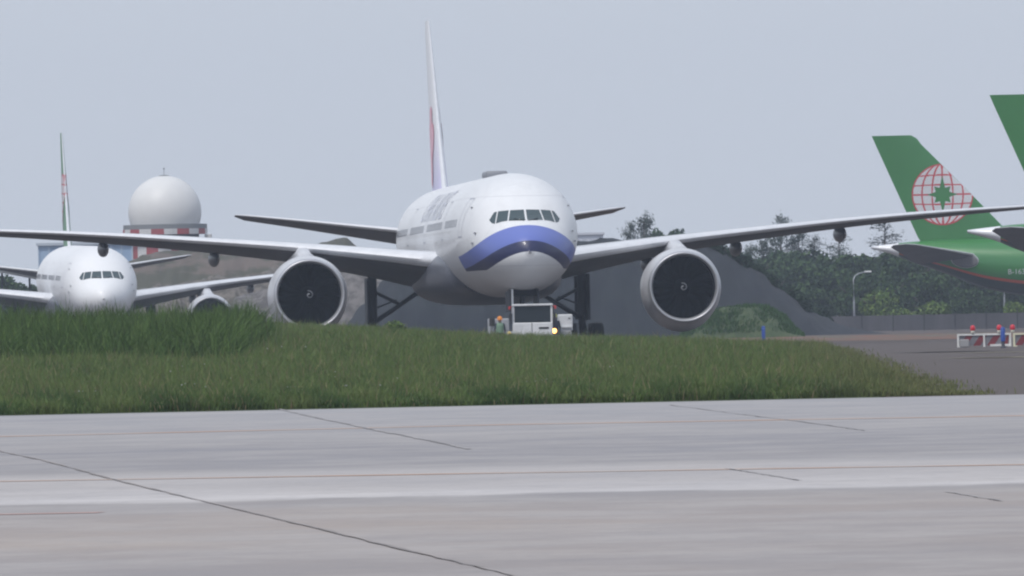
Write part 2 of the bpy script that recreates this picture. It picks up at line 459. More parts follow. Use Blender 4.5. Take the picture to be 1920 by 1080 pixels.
def fin_surface(finsecs):
    """returns half-thickness function of (y, z) for a fin loft"""
    def f(y, z, off=.015):
        zs = [q[2] for q in finsecs]; i = int(np.clip(np.searchsorted(zs, z) - 1, 0, len(zs) - 2)); t = (z - zs[i]) / (zs[i + 1] - zs[i])
        le = finsecs[i][1] + (finsecs[i + 1][1] - finsecs[i][1]) * t; c = finsecs[i][3] + (finsecs[i + 1][3] - finsecs[i][3]) * t; tc = finsecs[i][4] + (finsecs[i + 1][4] - finsecs[i][4]) * t
        q = (y - le) / c
        if q < 0 or q > 1: return off
        return 5 * (.2969 * math.sqrt(q) - .126 * q - .3516 * q * q + .2843 * q**3 - .1030 * q**4) * tc * c * 1.06 + off + .12 * q * (1 - q) * 0
    def inside(y, z):
        zs = [q[2] for q in finsecs]
        if z < zs[0] or z > zs[-1]: return False
        i = int(np.clip(np.searchsorted(zs, z) - 1, 0, len(zs) - 2)); t = (z - zs[i]) / (zs[i + 1] - zs[i])
        le = finsecs[i][1] + (finsecs[i + 1][1] - finsecs[i][1]) * t; c = finsecs[i][3] + (finsecs[i + 1][3] - finsecs[i][3]) * t
        return le + .02 < y < le + c - .02
    return f, inside

def fin_loft(secs, mats, parent, lead=.03):
    """symmetric fin (no camber)"""
    n = 18; xs = [(1 - math.cos(PI * i / n)) / 2 for i in range(n + 1)]
    th = lambda x: 5 * (.2969 * math.sqrt(x) - .126 * x - .3516 * x * x + .2843 * x**3 - .1030 * x**4)
    af = [(x, th(x)) for x in xs[::-1]] + [(x, -th(x)) for x in xs[1:]]; N = len(af); v = []
    for (x, y, z, c, t, tw) in secs: v += [(h * t * c, y + q * c, z) for q, h in af]
    f = []; mi = []
    for i in range(len(secs) - 1):
        for k in range(N - 1): f.append((i * N + k, i * N + k + 1, (i + 1) * N + k + 1, (i + 1) * N + k)); mi.append(1 if (af[k][0] + af[k + 1][0]) / 2 < lead else 0)
        f.append((i * N + N - 1, i * N, (i + 1) * N, (i + 1) * N + N - 1)); mi.append(0)
    f.append(tuple(range(N))[::-1]); f.append(tuple(range((len(secs) - 1) * N, len(secs) * N))); mi += [0, 0]
    return smooth_angle(mesh('fin', v, f, mats, parent, True, mi), 50)

def globe_logo(fin, cy, cz, r, surf, finin, sides=(-1, 1)):
    """white globe, red graticule and green eight-point compass star; nose lies towards -Y"""
    disc = lambda y, z: (y - cy)**2 + (z - cz)**2 < r * r and finin(y, z)
    def star(y, z):
        a = math.atan2(z - cz, y - cy); d = math.hypot(y - cy, z - cz)
        k = (a / (PI / 4)) % 1.0; tip = int(round(a / (PI / 4))) % 8
        w = abs(((a / (PI / 4)) + .5) % 1.0 - .5) * 2      # 0 at a tip, 1 between tips
        tipr = (.50 if tip in (0, 4) else .63) * r if tip % 2 == 0 else .38 * r
        inr = .235 * r
        th = w * PI / 8; thm = PI / 8      # edge of a spike: line from tip (tipr,0) to (inr at thm)
        bx, by = inr * math.cos(thm), inr * math.sin(thm)
        px, py = d * math.cos(th), d * math.sin(th)
        return (tipr - bx) * py < by * (tipr - px) and px < tipr
    def lines(y, z):
        u, w = (y - cy) / r, (z - cz) / r; d = math.hypot(u, w)
        if d > 1 or not finin(y, z): return False
        if d > .955: return True
        lw = .022
        for m_ in (0, .34, .67):
            rim = m_ * math.sqrt(max(1 - w * w, 0)); 
            if abs(abs(u) - rim) < lw * (1 + .6 * abs(w)): return True
        for l0 in (-.62, -.32, 0, .32, .64):
            ww = l0 + .12 * (1 - u * u) * (-1 if l0 < 0 else 1) * -1 * (1 if l0 else 0) * -.0 - .10 * u * u * l0 * -1 * -1
            if abs(w - ww) < lw: return True
        return False
    raster_decal('globe_emblem', lambda y, z: disc(y, z) and not lines(y, z) and not star(y, z), cy - r, cy + r, cz - r, cz + r, r / 75, surf, M['logowhite'], fin, sides)
    raster_decal('globe_lines', lambda y, z: lines(y, z) and not star(y, z), cy - r, cy + r, cz - r, cz + r, r / 75, surf, M['logored'], fin, sides)

def build_airliner(root, prof, cz, body_mat, fin_mat_, fin_secs, spec):
    P = Plane(root.name, prof, cz)
    k = spec.get('k', 1.0); L = P.L; R0 = 3.1 * k
    fus = P.fuselage(body_mat, root)
    # wing-body fairing
    v = []; sts = [spec['wy'] + q for q in np.linspace(-4.5, 20, 30)]; n = 40
    for i, st in enumerate(sts):
        t = i / 29; e = math.sin(PI * min(max(t, 0), 1))**.45
        w = (2.2 + 1.5 * e) * k; zb = (2.75 - .42 * e) * 1.0 * (cz / 5.75) - (0 if k == 1 else .0); zt = cz - .35 * k
        for j in range(n):
            a = 2 * PI * j / n; ca, sa = math.cos(a), math.sin(a); ex = .72
            v.append((w * math.copysign(abs(sa)**ex, sa), st, (zt + zb) / 2 + (zt - zb) / 2 * math.copysign(abs(ca)**ex, ca)))
    f = [(i * n + j, i * n + (j + 1) % n, (i + 1) * n + (j + 1) % n, (i + 1) * n + j) for i in range(29) for j in range(n)] + [tuple(range(n)), tuple(range(29 * n, 30 * n))[::-1]]
    mesh('belly_fairing', v, f, spec.get('belly', M['fairing']), root, True)
    # cockpit glass
    wins = [[(.05, .60), (.86, .60), (.72, 1.13), (.05, 1.15)], [(.92, .60), (1.20, .56), (1.47, .48), (1.30, 1.09), (.79, 1.13)], [(1.52, .47), (1.66, .50), (1.76, .66), (1.50, 1.04), (1.36, 1.08)]]
    for sd in (-1, 1):
        for wp in wins:
            bm = bmesh.new(); bm.faces.new([bm.verts.new((sd * x * k, 0, z * k)) for x, z in wp])
            for q in range(-20, 21):
                bmesh.ops.bisect_plane(bm, geom=bm.verts[:] + bm.edges[:] + bm.faces[:], plane_co=(q * .12, 0, 0), plane_no=(1, 0, 0))
                bmesh.ops.bisect_plane(bm, geom=bm.verts[:] + bm.edges[:] + bm.faces[:], plane_co=(0, 0, q * .1), plane_no=(0, 0, 1))
            for q in bm.verts: q.co = Vector((q.co.x, P.station(q.co.x, q.co.z) - .02, q.co.z + cz))
            me = bpy.data.meshes.new('cockpit_window'); bm.to_mesh(me); bm.free(); me.materials.append(M['glass']); me.polygons.foreach_set('use_smooth', [True] * len(me.polygons))
            link(bpy.data.objects.new('cockpit_window', me), root)
        m = MB(); a = (sd * .12, .60); b = (sd * .60, .70)
        m.tube([(x * k, P.station(x * k, z * k) - .05, z * k + cz) for x, z in (a, (sd * .36, .64), b)], .018, 6); m.build('wiper', M['dark'], root)
    # wings
    wy = spec['wy'] - 22.8; ks = spec.get('ks', 1.0)
    for sd in (-1, 1):
        secs = [(sd * q[0] * ks, q[1] + wy if ks == 1 else (q[1] - 22.8) * ks + spec['wy'], q[2] * (cz / 5.75), q[3] * ks, q[4], q[5]) for q in WING]
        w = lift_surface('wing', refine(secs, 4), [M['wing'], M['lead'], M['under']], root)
        for Lf in (8.9, 13.7, 19.4):
            le = np.interp(Lf, [q[0] for q in WING], [q[1] for q in WING]); ch = np.interp(Lf, [q[0] for q in WING], [q[3] for q in WING]); zz = np.interp(Lf, [q[0] for q in WING], [q[2] for q in WING]); tw = np.interp(Lf, [q[0] for q in WING], [q[5] for q in WING])
            te = (le + ch - 22.8) * ks + spec['wy']; zt = (zz - ch * math.sin(R(tw)) - .12) * (cz / 5.75); m = MB()
            prof_ = [(.01, -3.6), (.13, -3.2), (.24, -2.4), (.30, -1.3), (.29, -.2), (.2, .8), (.08, 1.5), (.01, 1.8)]
            sc = 1.0 if Lf < 10 else .95
            m.lathe([(r * sc, h * sc) for r, h in prof_], 16, 'Y', (0, 0, 0)); m.v = [(sd * Lf * ks + x, te + y, zt + z * 1.5 - .18) for x, y, z in m.v]
            m.build('flap_fairing', M['fairing'], w, True)
        engine(root, sd * spec['ex'], spec['ez'], spec['ey'], spec['ke'], (spec['nac'], M['lip']))
        # stabiliser
        sy = L - 9.7 * k - spec.get('sfwd', 0)
        st = [(sd * .8, sy, spec['sz'] + .08, 6.6 * k, .085, 6.3), (sd * 2.0, sy + .95 * k, spec['sz'] + .23, 6.0 * k, .085, 6.3), (sd * 10.2 * ks, sy + 6.7 * k, spec['sz'] + 1.30 * ks, 2.5 * k, .08, 5.5), (sd * 10.76 * ks, sy + 7.7 * k, spec['sz'] + 1.36 * ks, 1.2 * k, .07, 4)]
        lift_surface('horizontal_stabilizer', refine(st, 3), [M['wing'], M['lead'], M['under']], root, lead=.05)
        # main gear
        gx, gy = sd * 5.49 * k, spec['gy']; m = MB()
        m.tube([(gx, gy, 4.6 * (cz / 5.75)), (gx, gy, 1.9), (gx, gy, .75)], [.24, .24, .17], 14)
        m.tube([(gx, gy - 1.9, .68), (gx, gy + 1.9, .68)], .16, 10)
        g = m.build('main_gear', M['gear'], root, True)
        m = MB(); m.tube([(gx, gy, 1.55), (sd * 2.9 * k, gy + .2, 3.25)], .13, 8); m.tube([(gx - sd * .1, gy, 3.2), (gx - sd * 1.35, gy + .1, 2.55)], .09, 8); m.build('side_brace', M['gear'], g, True)
        m = MB(); m.tube([(gx, gy - .28, 1.75), (gx, gy - .62, 1.3), (gx, gy - .22, .85)], .07, 6); m.build('torque_link', M['gear'], g, True)
        m = MB(); m.tube([(gx + sd * .16, gy - .26, 3.6), (gx + sd * .22, gy - .3, 2.6), (gx + sd * .12, gy - .3, 1.4), (gx + sd * .2, gy - .5, .9)], .028, 6); m.build('hydraulic_hose', M['tyre'], g, True)
        m = MB(); m.tube([(gx - sd * .05, gy - .02, 2.3), (gx - sd * 1.25, gy + .08, 2.75)], .05, 6); m.build('lock_link', M['gear'], g, True)
        m = MB(); m.lathe([(.13, .9), (.13, 1.5)], 14, 'Z', (gx, gy, 0)); m.build('oleo_piston', M['lip'], g, True)
        m = MB(); m.box(gx + sd * .30 - .05, gx + sd * .30 + .05, gy - 1.1, gy + .9, 1.5, 3.9); m.box(gx - .36, gx + .26, gy + .32, gy + .38, 1.55, 3.8); m.build('gear_door', M['geardark'], g)
        for yy in ((-1.48, 0, 1.48) if k == 1 else (-.8, .8)):
            for xx in (-.7, .7): wheel(g, gx + xx, gy + yy, .67, .67, .53)
    # nose gear
    gy = 5.9; m = MB(); m.tube([(0, gy, cz - 2.5), (0, gy, .62)], .13, 12); m.tube([(0, gy, 1.7), (0, gy - 1.6, cz - 2.85)], .07, 8); m.tube([(-.35, gy, .55), (.35, gy, .55)], .08, 8)
    g = m.build('nose_gear', M['gear'], root, True)
    for xx in (-.31, .31): wheel(g, xx, gy, .54, .54, .40)
    m = MB(); m.box(-.62, .62, 4.2, 7.4, cz - 3.12, cz - 2.72); m.build('gear_bay', M['dark'], g)
    for sd in (-1, 1):
        m = MB(); m.box(sd * .70 - .03, sd * .70 + .03, 4.3, 7.3, 1.85 + (cz - 5.75), cz - 2.8); m.build('gear_door', M['geardark'], g)
    m = MB(); m.box(-.66, -.56, 4.15, 4.24, cz - 4.0, cz - 2.78); m.build('door_rod', M['white'], g)
    # fin
    fin = fin_loft(fin_secs, [fin_mat_, spec.get('finlead', M['lead'])], root)
    # cabin windows (starboard, port as one far-side row), doors
    doors = [7.2, 17.8, 31.0, 44.0, 57.5] if k == 1 else [6.8, 22, 40]
    wz = cz + .62 * k; src = None; far = MB(); st = 9.0; cnt = 0
    while st < L - 15:
        if all(abs(st - d) > 1.0 for d in doors):
            def patch(sd):
                v = []
                for a, b in ((-.13, -.19), (.13, -.19), (.13, .19), (-.13, .19)): v.append((sd * P.side(st + a, wz + b, .012), st + a, wz + b))
                return v
            if cnt < 96: mesh('cabin_window', patch(-1), [(0, 3, 2, 1)], M['cabwin'], root); cnt += 1
            far.add(patch(1), [(0, 1, 2, 3)])
        st += .56
    o = far.build('cabin_window_row', M['cabwin'], root); o['kind'] = 'stuff'
    for sd in (-1, 1):
        for d in doors:
            m = MB()
            for (a0, a1, b0, b1) in ((-.55, -.50, -.75, 1.2), (.50, .55, -.75, 1.2), (-.5, .5, 1.15, 1.2), (-.5, .5, -.75, -.70)):
                nn = 8; v = []
                for i in range(nn + 1):
                    zz = wz + b0 + (b1 - b0) * i / nn
                    for a in (a0, a1): v.append((sd * P.side(d + a, zz, .014), d + a, zz))
                m.add(v, [(2 * i, 2 * i + 1, 2 * i + 3, 2 * i + 2) for i in range(nn)])
            m.build('door', M['doorline'], root)
    # probes and static ports beside the nose
    for sd in (-1, 1):
        for (yy, zz) in ((3.9, .05), (4.2, -.45), (6.0, 1.35)):
            m = MB(); x = sd * P.side(yy, cz + zz, .03); m.box(x - .04, x + .04, yy - .16, yy + .16, cz + zz - .03, cz + zz + .03); m.build('probe', M['antenna'], root)
    return P, fin, fus

# ---- main aircraft
PSI = .0750
D0 = 627.0
main = empty('airliner', (0.93, D0, .0), math.atan(PSI), 'large white airliner facing the camera with blue bands under its nose', 'airplane')
main.rotation_euler = (R(-.25), 0, math.atan(PSI)); main.location.z = .16
prof777 = NOSE + TAIL777
fin777 = [(0, 57.4, 8.3, 11.4, .055, 0), (0, 59.6, 9.0, 9.6, .065, 0), (0, 63.0, 12.3, 7.4, .062, 0), (0, 68.6, 17.6, 3.9, .052, 0), (0, 69.4, 18.25, 3.0, .05, 0)]
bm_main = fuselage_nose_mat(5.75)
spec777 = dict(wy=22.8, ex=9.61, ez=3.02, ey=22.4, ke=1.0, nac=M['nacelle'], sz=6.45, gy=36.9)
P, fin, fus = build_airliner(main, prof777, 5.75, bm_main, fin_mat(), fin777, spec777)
fs, fi = fin_surface(fin777)
def blossom(y, z, grow=1.0):
    cy, cz, r = 66.0, 11.1, 1.18 * grow
    for q in range(5):
        a = PI / 2 + q * 2 * PI / 5
        if math.hypot(y - cy - 1.32 * math.cos(a), z - cz - 1.32 * math.sin(a)) < r * .86: return True
    return math.hypot(y - cy, z - cz) < .7
raster_decal('blossom_emblem', lambda y, z: blossom(y, z) and not blossom(y, z, .72) and fi(y, z), 62.6, 69.5, 8.7, 14.6, .06, fs, M['pink'], fin, (-1, 1))
raster_decal('blossom_petals', lambda y, z: blossom(y, z, .72) and fi(y, z), 62.6, 69.5, 8.7, 14.6, .06, fs, M['pinkpale'], fin, (-1, 1))
text_decal('title_lettering', 'CHINA AIRLINES', 2.1, 36.5, 6.75, lambda y, z: P.side(y, z, .02), M['title'], main, -1)
text_decal('title_lettering', 'CHINA AIRLINES', 2.1, 17.0, 6.75, lambda y, z: P.side(y, z, .02), M['title'], main, 1)
m = MB(); m.box(-.55, .55, 21.0, 24.2, 8.75, 9.14, bev=.12); m.build('satellite_antenna', M['antenna'], main, True)

# ---- the white airliner on the left with a green fin
evaL = empty('airliner', (-31.95, 993.0, 0), math.atan(.079), 'white airliner with a green fin, half hidden by the tall reeds at left', 'airplane')
evaL.rotation_euler = (R(.5), 0, math.atan(.079)); evaL.location.z = -.85
def green_patch_mat():
    m = mat('white_paint_green_patch', (.82, .83, .85), .5, coat=.12); b = m.node_tree.nodes['Principled BSDF']; k = NB(m)
    tc = k.n.new('ShaderNodeTexCoord'); sp = k.n.new('ShaderNodeSeparateXYZ'); k.l.new(tc.outputs['Object'], sp.inputs[0])
    a = k.m('MULTIPLY', k.m('GREATER_THAN', sp.outputs[1], 50), k.m('GREATER_THAN', k.m('ADD', sp.outputs[1], k.m('MULTIPLY', sp.outputs[2], -1.5)), 46))
    nz = k.noise(tc.outputs['Object'], (.5, .12, .5), 4)
    k.l.new(k.mix(a, k.mix(nz, (.84, .85, .87), (.75, .76, .78)), (.024, .17, .07)), b.inputs['Base Color']); return m
P2, fin2, _ = build_airliner(evaL, prof777, 5.75, green_patch_mat(), M['eva'], fin777, dict(spec777, ke=.93, ez=2.9))
fs2, fi2 = fin_surface(fin777)
globe_logo(fin2, 66.2, 12.4, 2.4, fs2, fi2)

# ---- two green tails on the right (heading +X)
kA = .91
NA = [(p[0] * kA, p[1] * kA, p[2] * kA, p[3] * kA) for p in NOSE]
LA = 63.7
def tailA(cone):
    return [(44, 2.82, -2.82, 2.82), (LA - 17, 2.82, -2.80, 2.8), (LA - 13.7, 2.80, -2.45, 2.7), (LA - 10.3, 2.76, -1.75, 2.4), (LA - 6, 2.7, -.1, 1.75), (LA - 3.6, 2.6, .75, 1.2), (LA - 2.0, 2.45, 1.45, .75), (LA, 2.25, 2.05, .16)]
def finA(shift):
    q = lambda t, z, tt: (0, LA - shift - t, z, 0, 0, 0)
    # rows: (z, LE distance from tail end, TE distance)
    rows = [(7.6, 13.2, 4.5), (8.2, 12.5, 4.15), (12.0, 8.95, 2.5), (16.45, 4.65, .58), (17.0, 4.25, .36), (17.3, 3.75, .24)]
    return [(0, LA - shift - a, z, a - b, .075, 0) for z, a, b in rows]
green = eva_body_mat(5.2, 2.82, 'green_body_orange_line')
def tail_plane(px_tip, py_ref, D, label, heading, cone_shift, finshift, with_reg=None):
    x, z = at(px_tip, py_ref, D)
    root = empty('airliner', (x + LA * math.cos(heading), D - LA * math.sin(heading), 0), R(90) - heading, label, 'airplane')
    spec = dict(sfwd=1.3, k=kA, ks=.92, wy=20.0, ex=9.3, ez=2.75, ey=20.5, ke=.72, nac=M['white'], sz=6.3, gy=33.5, belly=M['wing'], finlead=M['eva'])
    fs_ = finA(finshift)
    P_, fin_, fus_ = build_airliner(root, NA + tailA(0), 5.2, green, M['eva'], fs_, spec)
    f1, f2 = fin_surface(fs_)
    globe_logo(fin_, LA - finshift - 6.44, 11.95, 2.74, f1, f2)
    for sd in (-1, 1):
        m = MB(); n = 28; v = []
        for ring, off in ((1.0, .02), (.93, .10), (.8, .13)):
            for q in range(n):
                a = 2 * PI * q / n; yy = LA - 8.3 + 1.25 * ring * math.cos(a); zz = 6.05 + .72 * ring * math.sin(a) + .10 * math.cos(a)
                v.append((sd * (P_.side(yy, zz, 0) + off), yy, zz))
        m.add(v, [(r * n + q, r * n + (q + 1) % n, (r + 1) * n + (q + 1) % n, (r + 1) * n + q) for r in range(2) for q in range(n)] + [tuple(range(2 * n, 3 * n))], 0)
        m.mi = [1] * n + [0] * (n + 1); m.build('stabilizer_seal_plate', [M['under'], M['wing']], root)
    if with_reg: text_decal('registration', with_reg, .66, LA - 12.1, 4.7, lambda y, z: P_.side(y, z, .02), M['logowhite'], root, -1)
    return root
ev1 = tail_plane(1634, 465, 1133, 'green-tailed airliner in side view, its globe emblem showing in full', R(2), 0, 0, 'B-16310')
ev2 = tail_plane(1814, 455, 929, 'nearest green-tailed airliner, cut off by the right edge of the photo', R(2), 0, 1.6, 'B-16701')

# ------------------------------------------------------------------ ground, concrete, markings
def ground_mat():
    m = mat('old_asphalt', (.10, .095, .09), .9); b = m.node_tree.nodes['Principled BSDF']; k = NB(m)
    tc = k.n.new('ShaderNodeTexCoord'); o = tc.outputs['Object']
    n1 = k.noise(o, (.05, .012, 1), 5); n2 = k.noise(o, (.9, .12, 1), 5)
    c = k.mix(n1, (.066, .050, .045), (.104, .084, .075)); c = k.mix(k.m('MULTIPLY', n2, .5), c, (.042, .034, .032))
    k.l.new(c, b.inputs['Base Color']); return m
def concrete_mat():
    m = mat('apron_concrete', (.34, .34, .35), .85); b = m.node_tree.nodes['Principled BSDF']; k = NB(m)
    tc = k.n.new('ShaderNodeTexCoord'); o = tc.outputs['Object']; sp = k.n.new('ShaderNodeSeparateXYZ'); k.l.new(o, sp.inputs[0])
    # lengthwise streaks: stretched along X, short in Y
    big = k.noise(o, (.16, .085, 1), 5, .62); mid = k.noise(o, (.42, .24, 1), 7, .68); fine = k.noise(o, (1.6, 1.0, 1), 7, .75); grit = k.noise(o, (9, 9, 1), 3, .7)
    yw = k.m('ADD', sp.outputs[1], k.m('MULTIPLY', k.m('SUBTRACT', mid, .5), 7.0))
    v = k.m('MULTIPLY', k.m('SUBTRACT', yw, 70), 1 / 170)      # 70..240 m -> 0..1
    P_ = lambda y: (y - 70) / 170
    c = k.ramp(v, [(0, (.33, .288, .264)), (P_(82), (.295, .262, .25)), (P_(92), (.355, .308, .28)), (P_(101), (.32, .28, .262)), (P_(108), (.34, .30, .278)), (P_(113.4), (.285, .265, .262)), (P_(114.6), (.60, .575, .57)), (P_(118), (.52, .495, .49)), (P_(124), (.43, .405, .40)), (P_(133), (.45, .425, .415)), (P_(138), (.275, .262, .268)), (P_(160), (.25, .24, .25)), (P_(176), (.33, .315, .315)), (P_(200), (.315, .308, .318)), (P_(230), (.33, .326, .338))])
    c = k.mix(k.m('MULTIPLY', k.ramp(big, [(.35, (0, 0, 0)), (.65, (1, 1, 1))]), .45), c, (.235, .235, .26))
    c = k.mix(k.m('MULTIPLY', k.ramp(mid, [(.42, (0, 0, 0)), (.62, (1, 1, 1))]), .5), c, (.41, .385, .375))
    c = k.mix(k.m('MULTIPLY', k.ramp(fine, [(.5, (0, 0, 0)), (.72, (1, 1, 1))]), .42), c, (.22, .215, .225))
    c = k.mix(k.m('MULTIPLY', k.ramp(grit, [(.45, (0, 0, 0)), (.7, (1, 1, 1))]), .18), c, (.15, .15, .16))
    k.l.new(c, b.inputs['Base Color']); return m

def sheet(name, x0, x1, y0, y1, z, material, nx=1, ny=1):
    v = [(x0 + (x1 - x0) * i / nx, y0 + (y1 - y0) * j / ny, z) for j in range(ny + 1) for i in range(nx + 1)]
    f = [(j * (nx + 1) + i, j * (nx + 1) + i + 1, (j + 1) * (nx + 1) + i + 1, (j + 1) * (nx + 1) + i) for j in range(ny) for i in range(nx)]
    o = mesh(name, v, f, material); o['kind'] = 'structure'; return o
sheet('ground', -4000, 4000, -300, 9000, 0, ground_mat(), 8, 8)
sheet('apron', -300, 300, -80, 232.5, .03, concrete_mat(), 4, 4)

def stripmesh(name, pts, w, z, material, jitter=0.0):
    """narrow ribbon on the ground along world points (x, y)"""
    v = []; n = len(pts)
    for i, (x, y) in enumerate(pts):
        a = pts[max(i - 1, 0)]; b = pts[min(i + 1, n - 1)]; dx, dy = b[0] - a[0], b[1] - a[1]; l = math.hypot(dx, dy); nx, ny = -dy / l, dx / l
        ww = w * (1 + random.uniform(-jitter, jitter)) / 2
        v += [(x + nx * ww, y + ny * ww, z), (x - nx * ww, y - ny * ww, z)]
    o = mesh(name, v, [(2 * i, 2 * i + 1, 2 * i + 3, 2 * i + 2) for i in range(n - 1)], material); o['kind'] = 'structure'; return o
def polyline(pix, k=14, jit=0.0, z=.034):
    out = []
    for i in range(len(pix) - 1):
        for j in range(k):
            t = j / k; px = pix[i][0] + (pix[i + 1][0] - pix[i][0]) * t; py = pix[i][1] + (pix[i + 1][1] - pix[i][1]) * t
            x, y = gat(px, py); out.append((x + random.uniform(-jit, jit), y))
    out.append(gat(*pix[-1])); return out
M['redline'] = mat('faded_red_line', (.47, .29, .20), .9, noise=((.35, 1.2, 1), 1.6, (.47, .40, .36)))
M['redfaint'] = mat('worn_red_line', (.46, .30, .27), .9, noise=((.3, 1.2, 1), 1.2, (.42, .36, .34)))
M['joint'] = mat('joint_seal', (.24, .22, .215), .9, noise=((.9, .22, 1), 2.4, (.33, .30, .29)))
M['joint_faint'] = mat('joint_faint', (.25, .24, .245), .9, noise=((.9, .22, 1), 2.4, (.35, .335, .335)))
stripmesh('painted_line', polyline([(-500, 917), (0, 908.5), (960, 892.5), (1920, 877), (2500, 868)], 12), .55, .034, M['redline'])
stripmesh('painted_line', polyline([(-500, 832), (0, 822.5), (960, 800), (1920, 783.5), (2500, 775)], 12), 1.1, .034, M['redline'])
stripmesh('painted_line', polyline([(-300, 975), (0, 971.5), (190, 968)], 8), .45, .034, M['redfaint'])
stripmesh('concrete_joint', polyline([(-60, 838), (75, 867), (240, 912), (435, 960), (700, 1025), (925, 1080), (1300, 1175)], 16, .015), .036, .038, M['joint'], .5)
stripmesh('concrete_joint', polyline([(505, 766), (600, 788), (700, 810), (800, 830), (880, 847)], 12, .02), .06, .038, M['joint_faint'], .4)
stripmesh('concrete_joint', polyline([(1255, 762.5), (1400, 782), (1550, 801), (1620, 812)], 12, .02), .035, .038, M['joint_faint'], .5)
stripmesh('concrete_joint', polyline([(1360, 884), (1435, 896), (1500, 907)], 12, .01), .03, .038, M['joint_faint'], .5)
stripmesh('concrete_joint', polyline([(1775, 929), (1830, 939), (1880, 947)], 12, .01), .028, .038, M['joint_faint'], .5)
# far ground: reddish bare earth and the pale lines of the old pavement at right
def blob_sheet(name, x0, x1, y0, y1, z, material):
    v = []; n = 40
    for i in range(n + 1):
        x = x0 + (x1 - x0) * i / n
        v += [(x, y0 + random.uniform(-12, 12), z), (x, y1 + random.uniform(-8, 8), z)]
    o = mesh(name, v, [(2 * i, 2 * i + 2, 2 * i + 3, 2 * i + 1) for i in range(n)], material); o['kind'] = 'structure'; return o
blob_sheet('bare_earth', 4, 60, 705, 880, .012, mat('red_earth', (.15, .070, .045), .95, noise=((.35, .02, 1), 1.8, (.10, .085, .06))))
M['paleline'] = mat('pale_line', (.22, .20, .13), .9)
stripmesh('painted_line', polyline([(1785, 672.5), (1850, 671), (1990, 669)], 6), 3.2, .016, M['paleline'])
stripmesh('painted_line', polyline([(1800, 662.5), (1880, 661), (1990, 659)], 6), 3.0, .016, M['paleline'])
M['darkpatch'] = mat('dark_patch', (.06, .06, .055), .95)
stripmesh('tar_patch', polyline([(1740, 660.5), (1800, 660), (1830, 659)], 6), 3.5, .020, M['darkpatch'])

# ------------------------------------------------------------------ grass island
XB = lambda D: 7.75 + (D - 236) * .0200
def gcrest(X):
    return np.interp(X, [-30, -15, -8.7, -4.9, 0, 6, 9.3, 12, 14], [1.45, 1.36, 1.26, 1.02, .64, .42, .21, .11, 0])
def sstep(t): t = np.clip(t, 0, 1); return t * t * (3 - 2 * t)
def gh(X, D):
    X = np.asarray(X, float); D = np.asarray(D, float)
    edge = sstep((7.75 + (D - 236) * .0200 - X) / 1.6)
    ramp = sstep((D - 234) / 200.0) * (1 - sstep((D - 520) / 60.0))
    bump = .05 * np.sin(X * .9 + D * .05) * np.sin(D * .11 + 1.3) + .03 * np.sin(X * 2.3 + D * .23)
    return (gcrest(X) * ramp + bump * ramp) * edge
def grass_base():
    xs = np.linspace(-34, 17, 120); ys = np.concatenate([np.linspace(233, 300, 40), np.linspace(303, 600, 90)])
    v = []; 
    for y in ys:
        xb = XB(y)
        for x in xs:
            xx = -34 + (x + 34) / 51 * (xb + 33.3 + .3 * math.sin(y * .13)); v.append((xx, y, float(gh(xx, y)) + .042 * (1 if 234 < y < 598 else 0)))
    n = len(xs); f = [(j * n + i, j * n + i + 1, (j + 1) * n + i + 1, (j + 1) * n + i) for j in range(len(ys) - 1) for i in range(n - 1)]
    o = mesh('grass_bank', v, f, mat('soil_and_thatch', (.055, .075, .03), .95, noise=(.8, 1.2, (.035, .05, .02))), None, True); o['kind'] = 'structure'
grass_base()

def blades(name, X, Y, Z, H, Wd, lean, colors, material, label, cat, bend=.35):
    """one mesh of tapered, bent blades (2 quads + tip triangle each) with a colour per blade"""
    n = len(X); a = rng.uniform(0, 2 * PI, n); la = rng.uniform(0, 2 * PI, n)
    dx, dy = np.cos(a), np.sin(a); lx, ly = np.cos(la) * lean * H, np.sin(la) * lean * H
    V = np.zeros((n, 5, 3))
    for i, (t, w) in enumerate(((0, 1), (.55, .75))):
        off = (t ** (1 + bend * 2))
        for s_, k in ((-1, 0), (1, 1)):
            V[:, 2 * i + k, 0] = X + lx * off + dx * Wd * w * .5 * s_
            V[:, 2 * i + k, 1] = Y + ly * off + dy * Wd * w * .5 * s_
            V[:, 2 * i + k, 2] = Z + H * t
    V[:, 4, 0] = X + lx; V[:, 4, 1] = Y + ly; V[:, 4, 2] = Z + H * (1 - .3 * np.abs(lean))
    base = (np.arange(n) * 5)[:, None]
    tri = np.concatenate([base + np.array([[0, 1, 3]]), base + np.array([[0, 3, 2]]), base + np.array([[2, 3, 4]])], 1).reshape(-1)
    me = bpy.data.meshes.new(name); me.vertices.add(n * 5); me.vertices.foreach_set('co', V.reshape(-1))
    me.loops.add(n * 9); me.loops.foreach_set('vertex_index', tri.astype(np.int32))
    me.polygons.add(n * 3); me.polygons.foreach_set('loop_start', np.arange(n * 3, dtype=np.int32) * 3)
    me.update(calc_edges=True); me.validate()
    ca = me.color_attributes.new('tone', 'FLOAT_COLOR', 'POINT')
    cc = np.ones((n, 5, 4), np.float32); cc[:, :, :3] = colors[:, None, :]
    ca.data.foreach_set('color', cc.reshape(-1)); me.materials.append(material)
    o = bpy.data.objects.new(name, me); COL.objects.link(o); tag(o, label, cat, kind='stuff'); return o

